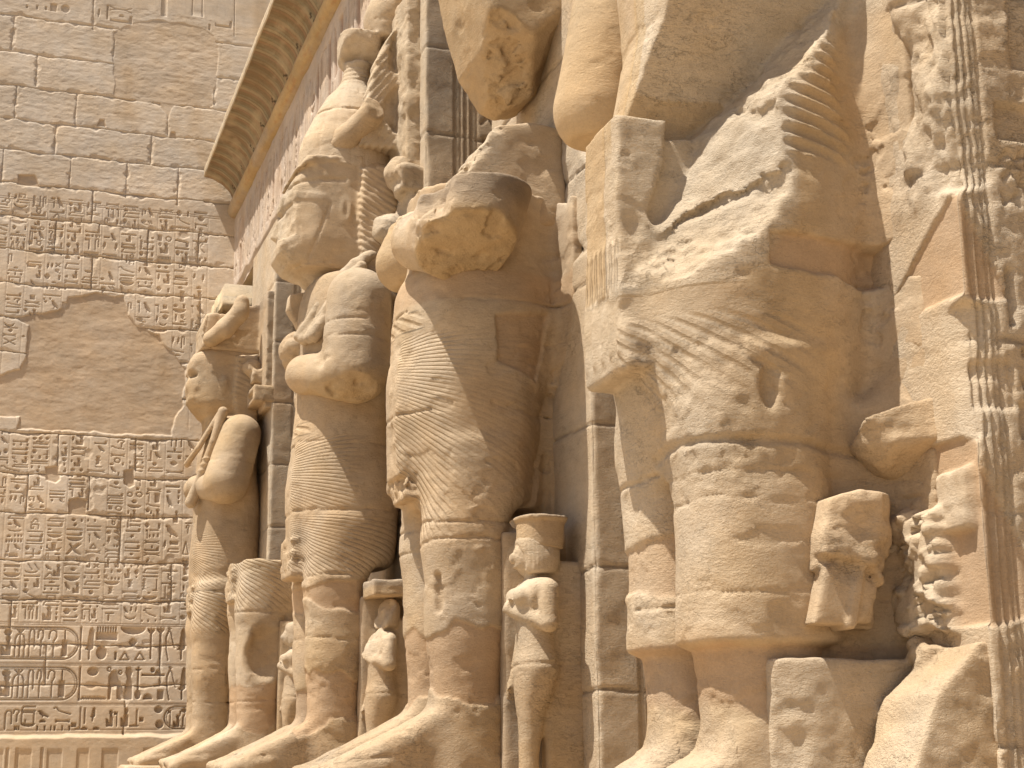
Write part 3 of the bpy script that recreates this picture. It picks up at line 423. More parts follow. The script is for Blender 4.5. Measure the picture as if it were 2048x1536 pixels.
    for zc in ZC:
        x = -9+rs.rand()
        while x < -.7: VJ.append((x, zc-.6, zc)); x += 1.1+rs.rand()*.8
    jd = np.full_like(X, 9.)
    jz = Z+fbm(X, O, O+3, 2.2, 3)*.035
    for zc in ZC: jd = np.minimum(jd, np.abs(jz-zc))
    vd = np.full_like(X, 9.); jx = X+fbm(O, Z, O+5, 4, 3)*.018
    for x, a, b in VJ: vd = np.minimum(vd, np.where((Z > a-.01) & (Z < b+.01), np.abs(jx-x), 9))
    g = fbm(X, Z, O, 2.6, 3, seed=2); wd = .004+.012*sstep(.05, .5, g)
    joint = np.maximum(sstep(wd+.006, wd*.5, jd)*.030, sstep(.010, .004, vd)*.026)*(1-.55*sstep(8.9, 9.3, Z))
    jj = np.minimum(jd, vd)
    chip = sstep(.055, .0, jj+fbm(X, Z, O, 9, 3, seed=4)*.07+.012-.025*sstep(.1, .5, g))*.018
    open_ = (1-pm)
    dep = sample(Rr, X, Z)
    wear = sstep(.35, -.05, fbm(X, Z, O, 1.3, 3, seed=11)-.1)          # worn areas lose their signs
    dep = dep*np.where(Z > 9.0, .8, .6+.4*np.clip(wear+.4, 0, 1))
    und = fbm(X, Z, O, .8, 3)*.012+fbm(X, Z, O, 6, 4, seed=6)*.004
    rough = fbm(X, Z*1.6, O, 26, 3, seed=8)*.0018
    upper = sstep(8.8, 9.3, Z)
    und = und+upper*fbm(X, Z*2.2, O, 9, 4, seed=9)*.006
    body = (np.maximum(dep, joint)+chip)*open_+rough
    plas = patch*.024+holes*.032+pm*(fbm(X*.6, Z*1.4, O, 4, 4, seed=5)*.011-.002)
    sp = sstep(3.6, 4.0, X)
    ledge = .13*sstep(.215, .15, Z+fbm(X, O, O, 3, 3)*.03)-.016*sstep(.02, -.06, Z)*(np.sin(X*13+fbm(X, O, O, 1, 2)*6) > .1)
    Y = WY+WB*Z+und+body*(1-sp)+plas-ledge-.02*np.exp(-((Z-.19)/.03)**2)*0
    V = np.stack([X, Y, Z], 1)
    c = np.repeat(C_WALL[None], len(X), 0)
    row = np.searchsorted(sorted(ZC), jz); tint = 1+(_T[row % 64, (X*.8).astype(int) % 64, 3])*.05
    c = c*tint[:, None]
    c = mixc(c, (.47, .355, .24), pm*.75); c = mixc(c, C_DARK, np.clip(joint/.03, 0, 1)*open_*.40)
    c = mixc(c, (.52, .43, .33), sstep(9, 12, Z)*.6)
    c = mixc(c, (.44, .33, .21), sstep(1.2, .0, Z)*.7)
    c = mixc(c, (.42, .30, .18), sstep(.25, .6, fbm(X, Z*.3, O, 1.7, 4, seed=21))*.5)
    pit = np.clip(.55+.5*upper-.45*pm+.5*sstep(.3, .0, Z), .05, 1.2)
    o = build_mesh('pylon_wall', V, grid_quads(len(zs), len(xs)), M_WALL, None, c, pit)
    tag(o, 'tall temple wall carved with columns of hieroglyphs and patched with plaster, behind the statues', 'wall')
pylon()
# ------------------------------------------------------------------ ground
def ground():
    def sheet(name, x0, x1, y0, y1, z, n, c):
        xs = np.linspace(x0, x1, n); ys = np.linspace(y0, y1, n); X, Y = np.meshgrid(xs, ys); X = X.ravel(); Y = Y.ravel()
        Zz = z+fbm(X, Y, 0*X, .7, 3)*.03
        o = build_mesh(name, np.stack([X, Y, Zz], 1), grid_quads(n, n), M_GROUND, None, np.repeat(np.array([c]), len(X), 0), np.full(len(X), .6))
        return structure(o)
    sheet('ground', -400, 400, -400, 400, -1.45, 90, (.50, .41, .295))
    me = bpy.data.meshes.new('terrace')
    v = [(1.2, -8, -1.6), (9, -8, -1.6), (9, 25, -1.6), (1.2, 25, -1.6), (1.2, -8, -.78), (9, -8, -.78), (9, 25, -.78), (1.2, 25, -.78)]
    me.from_pydata(v, [], [(0, 3, 2, 1), (4, 5, 6, 7), (0, 1, 5, 4), (1, 2, 6, 5), (2, 3, 7, 6), (3, 0, 4, 7)])
    a = me.color_attributes.new('Col', 'FLOAT_COLOR', 'POINT'); a.data.foreach_set('color', [.47, .36, .23, 1]*8)
    b = me.attributes.new('pit', 'FLOAT', 'POINT'); b.data.foreach_set('value', [.6]*8)
    me.materials.append(M_GROUND); o = bpy.data.objects.new('terrace', me); COL.objects.link(o); structure(o)
ground()

# ------------------------------------------------------------------ architrave with torus and cavetto cornice
XP = 3.6
YK = [5.0, 9.02, 13.07, 17.08, 21.1]; PW = 2.02
GK = {k: [[float(q)*.005 for q in e.split()] for e in s.split(',')] for k, s in GLYPHS.items()}
def architrave():
    root = thing('architrave', 'long stone lintel above the pillars with incised signs and a hollow painted cornice', 'architrave', (XP, 12, 7.43))
    off = np.array((XP, 12, 7.43))
    yv = np.concatenate([np.arange(-4, 9.9, .25), np.arange(9.9, 25.36, .022)])
    # frieze
    Rr = raster(9.5, 7.4, 1600, 160, .01); rs = np.random.RandomState(5)
    codes = [c for c in GLYPHS if c not in 'ODWXRYV_']
    y = 9.8
    while y < 25.1:
        w = .09+rs.rand()*.16
        z = 8.62
        nrow = rs.choice([1, 1, 1, 2, 2])
        hts = rs.dirichlet(np.ones(nrow)*4)*1.0
        for hgt in hts:
            c = codes[rs.randint(len(codes))]
            carve(Rr, c, y, z-hgt+.05, y+w, z, fd=.035, ld=.03, lw=.014); z -= hgt
        y += w+.05
        if rs.rand() < .35: carve(Rr, "'", y-.06, 7.6, y-.035, 8.65, fd=.03)
    zz = np.arange(7.43, 8.86, .022); Yg, Zg = np.meshgrid(yv, zz); Y = Yg.ravel().astype(f32); Z = Zg.ravel().astype(f32); O = 0*Y
    dep = np.where(Y > 9.7, sample(Rr, Y, Z), 0)
    low = sstep(.10, .0, Z-7.43-np.maximum(fbm(Y, O, O, 2, 3), 0)*.1)*.05
    x = XP+dep+fbm(Y, Z, O, 3, 4)*.014+low
    c = np.repeat(np.array((.53, .44, .355))[None], len(Y), 0)
    c = mixc(c, (.45, .33, .235), sstep(.1, .6, fbm(Y, Z*.4, O, 2.0, 4, seed=3))*.5); c = mixc(c, (.30, .19, .13), dep/.035*.75)
    build_mesh('frieze', np.stack([x, Y, Z], 1)-off, grid_quads(len(zz), len(yv)), M_PILLAR, root, c, np.full(len(Y), .5))
    # torus moulding and cornice share the running grid
    def run(name, prof, colf, pit):
        pr = np.array(prof); n = len(pr)
        Yg, Tg = np.meshgrid(yv, np.arange(n)); Y = Yg.ravel().astype(f32); T = Tg.ravel(); O = 0*Y
        X = pr[T, 0]; Z = pr[T, 1]; d = fbm(Y, X*3, Z*3, 2.5, 4, seed=31)*.016
        V = np.stack([X-d, Y, Z-d*.5], 1)
        c = colf(Y, T/(n-1.0), X, Z)
        return build_mesh(name, V-off, grid_quads(n, len(yv)), M_PILLAR, root, c, np.full(len(Y), pit))
    tor = [(XP+.02, 8.84)]+[(XP-.03-.105*math.sin(R(a)), 8.98-.125*math.cos(R(a))) for a in range(0, 181, 12)]+[(XP+.02, 9.12)]
    def ct(Y, t, X, Z):
        c = np.repeat(np.array((.50, .36, .19))[None], len(Y), 0)
        c = mixc(c, (.46, .28, .14), sstep(.1, .5, fbm(Y*2, t*4, 0*Y, 3, 4))*.8)
        return mixc(c, (.46, .37, .27), sstep(.0, .3, fbm(Y, t*2, 0*Y+4, 1.2, 3))*.7)
    run('torus_moulding', tor, ct, .5)
    cav = []
    for i in range(27):
        a = i/26*90; cav.append((XP-.04-.50*(1-math.cos(R(a)))**.92, 9.12+.36*math.sin(R(a))+.07*(i/26)))
    x1, z1 = cav[-1]
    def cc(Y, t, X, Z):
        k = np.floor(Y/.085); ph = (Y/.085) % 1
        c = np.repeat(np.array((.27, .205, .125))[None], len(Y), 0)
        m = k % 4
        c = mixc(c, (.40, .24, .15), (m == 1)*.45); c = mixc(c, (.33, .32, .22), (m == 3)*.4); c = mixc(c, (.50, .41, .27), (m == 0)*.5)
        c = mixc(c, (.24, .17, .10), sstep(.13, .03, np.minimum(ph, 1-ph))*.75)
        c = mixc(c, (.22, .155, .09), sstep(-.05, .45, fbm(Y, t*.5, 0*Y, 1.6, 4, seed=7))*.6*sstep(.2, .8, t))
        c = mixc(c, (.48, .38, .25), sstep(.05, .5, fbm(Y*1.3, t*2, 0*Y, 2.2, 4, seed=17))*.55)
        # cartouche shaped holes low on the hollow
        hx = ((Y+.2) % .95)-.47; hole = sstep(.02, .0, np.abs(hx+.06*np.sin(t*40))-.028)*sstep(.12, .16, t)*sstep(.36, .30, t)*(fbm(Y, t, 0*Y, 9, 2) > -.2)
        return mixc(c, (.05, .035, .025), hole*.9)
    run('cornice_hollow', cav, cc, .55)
    fil = [(x1, z1), (x1-.012, z1+.004), (x1-.014, z1+.03), (x1-.012, z1+.10), (x1-.012, z1+.135), (x1+.03, z1+.15), (x1+2.5, z1+.16)]
    cf = lambda Y, t, X, Z: np.repeat(np.array((.50, .41, .29))[None], len(Y), 0)
    run('cornice_fillet', fil, cf, .9)
    # soffit and back, so that the lintel is a solid block
    me = bpy.data.meshes.new('soffit'); x2 = 5.7; q = [(XP+.05, -4, 7.43), (x2, -4, 7.43), (x2, 25.36, 7.43), (XP+.05, 25.36, 7.43), (x2, -4, 9.7), (x2, 25.36, 9.7)]
    me.from_pydata([Vector(p)-Vector(off) for p in q], [], [(0, 3, 2, 1), (1, 2, 5, 4)])
    a = me.color_attributes.new('Col', 'FLOAT_COLOR', 'POINT'); a.data.foreach_set('color', [.45, .35, .23, 1]*6); me.materials.append(M_PILLAR)
    o = bpy.data.objects.new('soffit', me); COL.objects.link(o); o.parent = root
    # roof slabs and back wall of the portico
    def blk(name, x0, x1, y0, y1, z0, z1, label, cat):
        me = bpy.data.meshes.new(name); v = [(x, y, z) for z in (z0, z1) for y in (y0, y1) for x in (x0, x1)]
        me.from_pydata(v, [], [(0, 2, 3, 1), (4, 5, 7, 6), (0, 1, 5, 4), (2, 6, 7, 3), (0, 4, 6, 2), (1, 3, 7, 5)])
        a = me.color_attributes.new('Col', 'FLOAT_COLOR', 'POINT'); a.data.foreach_set('color', [.45, .35, .23, 1]*8); me.materials.append(M_PILLAR)
        o = bpy.data.objects.new(name, me); COL.objects.link(o); tag(o, label, cat); return o
    blk('roof_slab', 5.72, 10.5, -4, 25.2, 8.6, 9.3, 'heavy stone roof slabs over the shaded walk behind the pillars', 'roof')
    blk('back_wall', 9.3, 10.4, -4, 24.4, -.6, 8.59, 'plain shaded rear wall of the walk behind the pillars', 'wall')
    return root
architrave()

# ------------------------------------------------------------------ the small cornice at the end of the row
def small_cornice():
    root = thing('end_cornice', 'small worn cornice block with striped hollow beside the wall, above the farthest crowned statue', 'cornice', (3.7, 24.4, 6.2))
    # corner piece: hollow faces the court and the viewer
    prof = []
    for i in range(13):
        a = i/12*90; prof.append((.40*(1-math.cos(R(a))), 6.44+.42*math.sin(R(a))+.06*i/12))
    prof += [(.415, 6.925), (.42, 6.95), (.42, 6.70), (.40, 7.155), (.05, 7.16)]
    x0, y0 = 3.63, 24.03
    path = [(x0, 25.2, -1, 0), (x0, 24.6, -1, 0), (x0, y0, -1, -1), (4.1, y0, 0, -1), (4.9, y0, 0, -1)]
    pts = []
    for a, b in zip(path[:-1], path[1:]):
        for i in range(20): t = i/20; pts.append([a[k]*(1-t)+b[k]*t for k in range(2)]+([b[2], b[3]] if a[2:] == b[2:] else [0, 0]))
    pts = [(x, y) for x, y, _, _ in pts]+[path[-1][:2]]
    V = []; C = []
    for o, z in prof:
        for (x, y) in pts:
            sx = -o if x <= x0+1e-6 else 0; sy = -o if y <= y0+1e-6 else 0
            V.append((x+sx, y+sy, z)); s = y if x <= x0+1e-6 else x
            k = abs(((s/.11) % 1)-.5); C.append((.50, .40, .26) if z > 6.91 else ((.44, .32, .18) if k < .38 else (.22, .16, .10)))
    V = np.array(V, float); C = np.array(C); d = fbm(V[:, 0], V[:, 1], V[:, 2], 5, 3)*.025; V += d[:, None]*np.array((1, 1, .6))
    C = mixc(C, C_GREY, (V[:, 2] > 6.91)*.6*(V[:, 1] < 24.0))
    off = np.array((3.7, 24.4, 6.2))
    build_mesh('cornice_hollow', V-off, grid_quads(len(prof), len(pts)), M_PILLAR, root, C, np.full(len(V), .8))
    # jamb below
    def bx(name, a, b, c):
        me = bpy.data.meshes.new(name); v = [(x, y, z) for z in (a[2], b[2]) for y in (a[1], b[1]) for x in (a[0], b[0])]
        me.from_pydata([np.array(p)-off for p in v], [], [(0, 2, 3, 1), (4, 5, 7, 6), (0, 1, 5, 4), (2, 6, 7, 3), (0, 4, 6, 2), (1, 3, 7, 5)])
        at = me.color_attributes.new('Col', 'FLOAT_COLOR', 'POINT'); at.data.foreach_set('color', list(c)+[1] if 0 else [*c, 1]*8); me.materials.append(M_PILLAR)
        o = bpy.data.objects.new(name, me); COL.objects.link(o); o.parent = root
    bx('jamb', (x0+.02, y0+.02, -.80), (4.9, 25.1, 6.45), (.47, .37, .25))
small_cornice()

# ------------------------------------------------------------------ pillars
def pillar(k, res, label, zlo=-.80, zhi=7.43, front=None, side=None, signs=None, wear=1.0, corner=None):
    y0 = YK[k-1]; y1 = y0+PW; x1 = XP+PW
    sides = np.arange(0, PW, res)
    P = [(XP, y1-s, 0) for s in sides]+[(XP+s, y0, 1) for s in np.append(sides, PW)]
    far = [(x1, y0+PW*t, 2) for t in (.5, 1)]+[(XP+PW*.5, y1, 3), (XP, y1, 3)]
    P += far
    px = np.array([p[0] for p in P]); py = np.array([p[1] for p in P]); pf = np.array([p[2] for p in P])
    zs = np.arange(zlo, zhi+res*.5, res)
    n = len(P); I, J = np.meshgrid(np.arange(n), np.arange(len(zs))); I = I.ravel(); Z = zs[J.ravel()].astype(f32)
    X = px[I].astype(f32); Y = py[I].astype(f32); F = pf[I]; O = 0*X
    fr = (F == 0); sd = (F == 1); S = X-XP; T = Y-y0        # S: depth along the side, T: distance from the near corner on the front
    s0 = k*13.7
    d = fbm(X, Y+s0, Z, 1.2, 3)*.012+fbm(X, Y+s0, Z, 7, 4)*.005
    # joints of the blocks
    jd = np.full_like(X, 9.)
    for zj in ([.32, 1.08, 2.02, 2.95, 3.83, 4.74, 5.6, 6.5] if k > 1 else [-.02, .88, 1.55, 2.32, 3.1, 4.0, 5.0, 6.2]):
        jd = np.minimum(jd, np.abs(Z-zj+fbm(X, Y+s0, O, 1.8, 3, seed=zj)*.05))
    jo = sstep(.014, .004, jd)*(fbm(X, Y, Z, 1.5, 2, seed=3) > -.25)*(1-.85*(k == 1)*fr*sstep(.2, .4, T))
    d += jo*.010+sstep(.03, .0, jd+fbm(X, Y, Z, 9, 3, seed=7)*.06)*.005
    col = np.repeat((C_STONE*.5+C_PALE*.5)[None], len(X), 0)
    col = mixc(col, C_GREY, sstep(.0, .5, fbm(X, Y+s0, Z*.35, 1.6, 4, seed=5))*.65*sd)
    col = mixc(col, C_MORTAR, sstep(.2, .5, fbm(X, Y+s0, Z, .9, 3, seed=15))*.5)
    col = mixc(col, C_DARK, jo*.4)
    # grooves and signs on the near side
    gr = O.copy()
    for g in (.30, .345, .40, .455, .50) if k != 1 else (.055, .09, .125, .15):
        gr = np.maximum(gr, sstep(.016, .006, np.abs(S-g)))
    gr = gr*sd*(jo < .5)*sstep(-.38-.5*(k == 1), -.2-.5*(k == 1), fbm(X, O+s0, Z, 1.3, 3, seed=9))
    d += gr*.016
    if signs is not None:
        Rr = raster(XP+.2, zlo, int((PW-.2)/.008)+2, int((zhi-zlo)/.008)+2, .008)
        for s in signs: carve(Rr, s[0], XP+s[1], s[2], XP+s[3], s[4], fd=.035, ld=.02, lw=.011)
        d += sample(Rr, X, Z)*sd
    pit = np.where(fr, 1.1, .75)
    if front is not None: d, col, pit = front(T, Z, d, col, pit, fr)
    if side is not None: d, col, pit = side(S, Z, d, col, pit, sd)
    nf = len(sides); D = d.reshape(len(zs), n); dF = np.repeat(D[:, nf-1], n); dS = np.repeat(D[:, nf], n)
    X = X+np.where(fr, d, 0)-np.where(F == 2, d, 0); Y = Y+np.where(sd, d, 0)
    X = np.where(sd, np.maximum(X, XP+dF), X); Y = np.where(fr, np.maximum(Y, y0+dS), Y)
    # worn arris: cut the near corner along the diagonal
    e = np.where(fr, T, np.where(sd, S, 9)); w = (.03+.05*np.maximum(fbm(O+s0, O, Z, 1.7, 4), -.3)+.02*fbm(X*4, Y*4, Z*4, 3, 3))*wear
    if corner is not None: w = corner(Z, w)
    w = np.maximum(w, .004); cut = np.maximum(w-e, 0)*.5*(1-.35*sstep(0, .5, np.maximum(w-e, 0)/w)*0)
    rnd = cut*(1-cut/(w+1e-6))*.9
    X = X+cut-rnd*.6; Y = Y+cut-rnd*.6
    col = mixc(col, C_PALE, sstep(w*1.5, w*.6, e)*.8)
    base = np.array((XP+PW/2, y0+PW/2, zlo))
    q = grid_quads(len(zs), n)
    a = np.arange(len(zs)-1)*n; seam = np.stack([a+n-1, a, a+n, a+n+n-1], 1)
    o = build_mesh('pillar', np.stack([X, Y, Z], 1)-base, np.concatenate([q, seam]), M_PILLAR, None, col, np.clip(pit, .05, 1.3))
    o.location = base; tag(o, label, 'pillar', 'square pillars of the portico'); return o
def fr2(T, Z, d, c, p, m):           # speckled face, rough broken patch behind the lost shoulder
    r = sstep(3.15, 3.3, Z)*sstep(4.45, 4.2, Z+T*.55-.3)*m; nz = fbm(T, Z, 0*Z, 3, 5, seed=41)
    d = d+r*(.05*nz+.03+.05*sstep(.1, .3, fbm(T, Z, 0*Z, 2.2, 2, seed=43)))
    return d, mixc(c, C_PALE, r*.9), np.where(m & (Z > 3.2), 1.25, p)
def fr3(T, Z, d, c, p, m): return d, mixc(c, C_PALE, m*.7), p
SG2 = [("'", .55, .2, .59, .5), ('n', .57, .6, 1.3, .7)]
SG3 = [("'", .58, 5.32, .67, 5.62), ('n', .56, 5.74, 1.5, 5.84), ('A', .62, 5.95, .66, 6.0), ('-', .60, 6.75, 1.1, 6.87), ('-', .58, 6.97, 1.1, 7.10), ("'", .57, 7.2, .63, 7.4), ('i', .62, 6.05, 1.35, 6.7), ('"', 1.0, 5.95, 1.4, 6.6), ('h', 1.2, 5.95, 1.5, 6.4)]
pillar(2, .0155, 'square pillar with a speckled sunlit face behind the statue cut off at the chest', front=fr2, signs=SG2)
pillar(3, .02, 'square pillar with grooves, wavy lines and signs on its shaded side, behind the tall crowned statue', front=fr3, signs=SG3)
pillar(5, .022, 'farthest square pillar with a bright worn corner, behind the statue next to the carved wall', front=fr3, wear=.8)
pillar(4, .06, 'square pillar behind the statue broken off above its knees')
# ------------------------------------------------------------------ colossal statues (u: out from the pillar, v: towards the viewer's side, z: up)
def sdf_part(name, fn, colf, lo, hi, h, root, k, pitf=None, mat=None, phase=None):
    yc = YK[k-1]+PW/2
    V, Q = mesh_sdf(fn, lo, hi, h)
    P = [V[:, i].astype(f32) for i in range(3)]
    c = colf(P); p = pitf(P) if pitf is not None else np.full(len(V), .7)
    W = np.stack([XP-V[:, 0], yc-V[:, 1], V[:, 2]], 1)-np.array(root.location)
    ex = None
    if phase is not None: a, b = phase(P); ex = {'ph': a, 'pa': b}
    o = build_mesh(name, W, Q, mat or M_STATUE, root, c, np.clip(p, .05, 1.4), extra=ex); return o
def weather(P, seed, amp=1.0):
    u, v, z = P
    f = fbm(u, v, z*1.7, 4.5, 4, seed=seed+2)
    return (fbm(u, v, z, 2.2, 3, seed=seed)*.010+fbm(u, v, z*1.5, 11, 3, seed=seed+1)*.0035+sstep(.20, .235, f)*.006)*amp
def chip(P, seed, a, s=5.0, t=.05):
    """hard edged flakes broken out of a surface"""
    f = fbm(P[0], P[1], P[2]*1.2, s, 4, seed=seed)
    return a*(sstep(t, t+.03, f)+sstep(t+.16, t+.19, f)+.6*f)
def cracks(P, zs, seed, depth=.014, w=.007):
    u, v, z = P; r = 0
    for i, zj in enumerate(zs):
        d = np.abs(z-zj-fbm(u, v, 0*u, 1.6, 4, seed=seed+i*3)*.07)
        r = np.maximum(r, sstep(w*1.6, w*.4, d)*(fbm(u, v, 0*u, 1.1, 2, seed=seed+i) > -.35))
    return r*depth
def stonecol(P, seed, mortar=(), grey=.3):
    u, v, z = P; n = len(u)
    c = np.repeat(C_STONE[None], n, 0)
    c = mixc(c, C_PALE, sstep(-.1, .5, fbm(u, v, z, 1.3, 4, seed=seed))*.6)
    c = mixc(c, C_GOLD, sstep(.05, .5, fbm(u, v, z*.6, 1.7, 4, seed=seed+5))*.55)
    c = mixc(c, C_GREY, sstep(.15, .5, fbm(u, v, z*.35, 2.2, 4, seed=seed+9))*grey)
    for m in mortar: c = mixc(c, C_MORTAR, m(P))
    return c
def band(z0, z1, seed, e=.05):
    """irregular horizontal zone of smooth repair mortar"""
    return lambda P: sstep(-.01, .01, np.minimum(P[2]-z0, z1-P[2])+fbm(P[0], P[1], P[2], 3.0, 4, seed=seed)*e*2.2)
def pleats(P, zc, s0, n, amp, smin_=.10):
    u, v, z = P; th = np.arctan2(v, u-.45); s = th*.55
    a = np.arctan2(z-zc, np.maximum(s-s0, .02))
    return a*n, amp*sstep(smin_, smin_+.04, s+fbm(u, v, z, 6, 3)*.03)
def pick(P, *zones):
    """pleat zones: (phase and depth, mask)"""
    ph, pa = zones[0][0]; pa = pa*zones[0][1]
    for (h2, a2), m in zones[1:]: ph = np.where(m > .004, h2, ph); pa = np.where(m > .004, a2*m, pa)
    return ph, pa
def foot(P, vc, z0, u0=.60, u1=1.60, h=.30, w=.205):
    top = [(.42, z0+.50), (.74, z0+.56), (.84, z0+.46), (1.05, z0+.335), (1.28, z0+.225), (u1-.06, z0+.115), (u1, z0+.05), (u1, z0-.1), (.42, z0-.1)]
    wv = w*(.80+.2*sstep(.8, 1.25, P[0]))
    d = smax(poly2(P[0], P[2], top), np.abs(P[1]-vc)-wv, .10)
    for i in range(5):
        tv = vc+(i-2)*w*.40; L = u1-abs(i-1.2)*.045
        d = smin(d, cap(P, (L-.26, tv, z0+.095), (L, tv, z0+.055), .055, .05), .02)
        g = cap(P, (L-.30, tv+w*.2, z0+.16), (L+.06, tv+w*.2, z0+.12), .012, .012)
        d = smax(d, -g, .015)
    u, v, z = P
    d = d+np.sin(v*46+u*3)*.006*sstep(u0+.25, u0+.5, u)*sstep(z0+.12, z0+.2, z)
    return d
LEG = [(1.95, .55, .27, .30, .25), (1.55, .60, .27, .30, .255), (1.30, .635, .27, .285, .255), (1.05, .615, .27, .27, .25), (.75, .62, .27, .27, .255), (.35, .62, .27, .24, .22), (.05, .62, .27, .235, .205), (-.42, .64, .27, .25, .21)]
def legs(P, dz=0.0, z0=-.22, far=True):
    d = None
    for s in (1, -1):
        t = [(r[0]+dz if r[0] > .3 else r[0], r[1], s*r[2], r[3], r[4]) for r in LEG]
        e = loft(P, t, .05, 2.4)
        e = smin(e, foot(P, s*.27, z0), .07)
        d = e if d is None else smin(d, e, .03)
    d = smin(d, box(P, (.12, 0, .35), (.24, .42, 1.05+dz*.5), .05), .06)
    return d
def apron(P, zt, zb, w=.20, u0=1.06):
    d = slab(P, [(.5, zt), (u0-.08, zt), (u0+.03, (zt+zb)/2), (u0+.03, zb), (.5, zb+.10)], 0, w+.03*sstep(zt, zb, P[2]), .07)
    return d
def uraei(P, zb, u0=1.06, h=.30):
    u, v, z = P
    d = box(P, (u0-.22, 0, zb+.16), (.24, .235, .19), .03)-.012*np.sin(np.clip(v, -.22, .22)*2*np.pi/.09+1.5)*sstep(zb+.02, zb+.06, z)
    return d+chip(P, 300, .014, 7, .0)*sstep(zb, zb+.08, z)

def base_slab(root, k, z0=-.22):
    fn = lambda P: box(P, (.86, 0, z0-.29), (.88, .62, .285), .03)+weather(P, k*9, 1.0)
    sdf_part('plinth', fn, lambda P: stonecol(P, k*7), (-.1, -.75, z0-.6), (1.9, .75, z0+.1), .035, root, k)

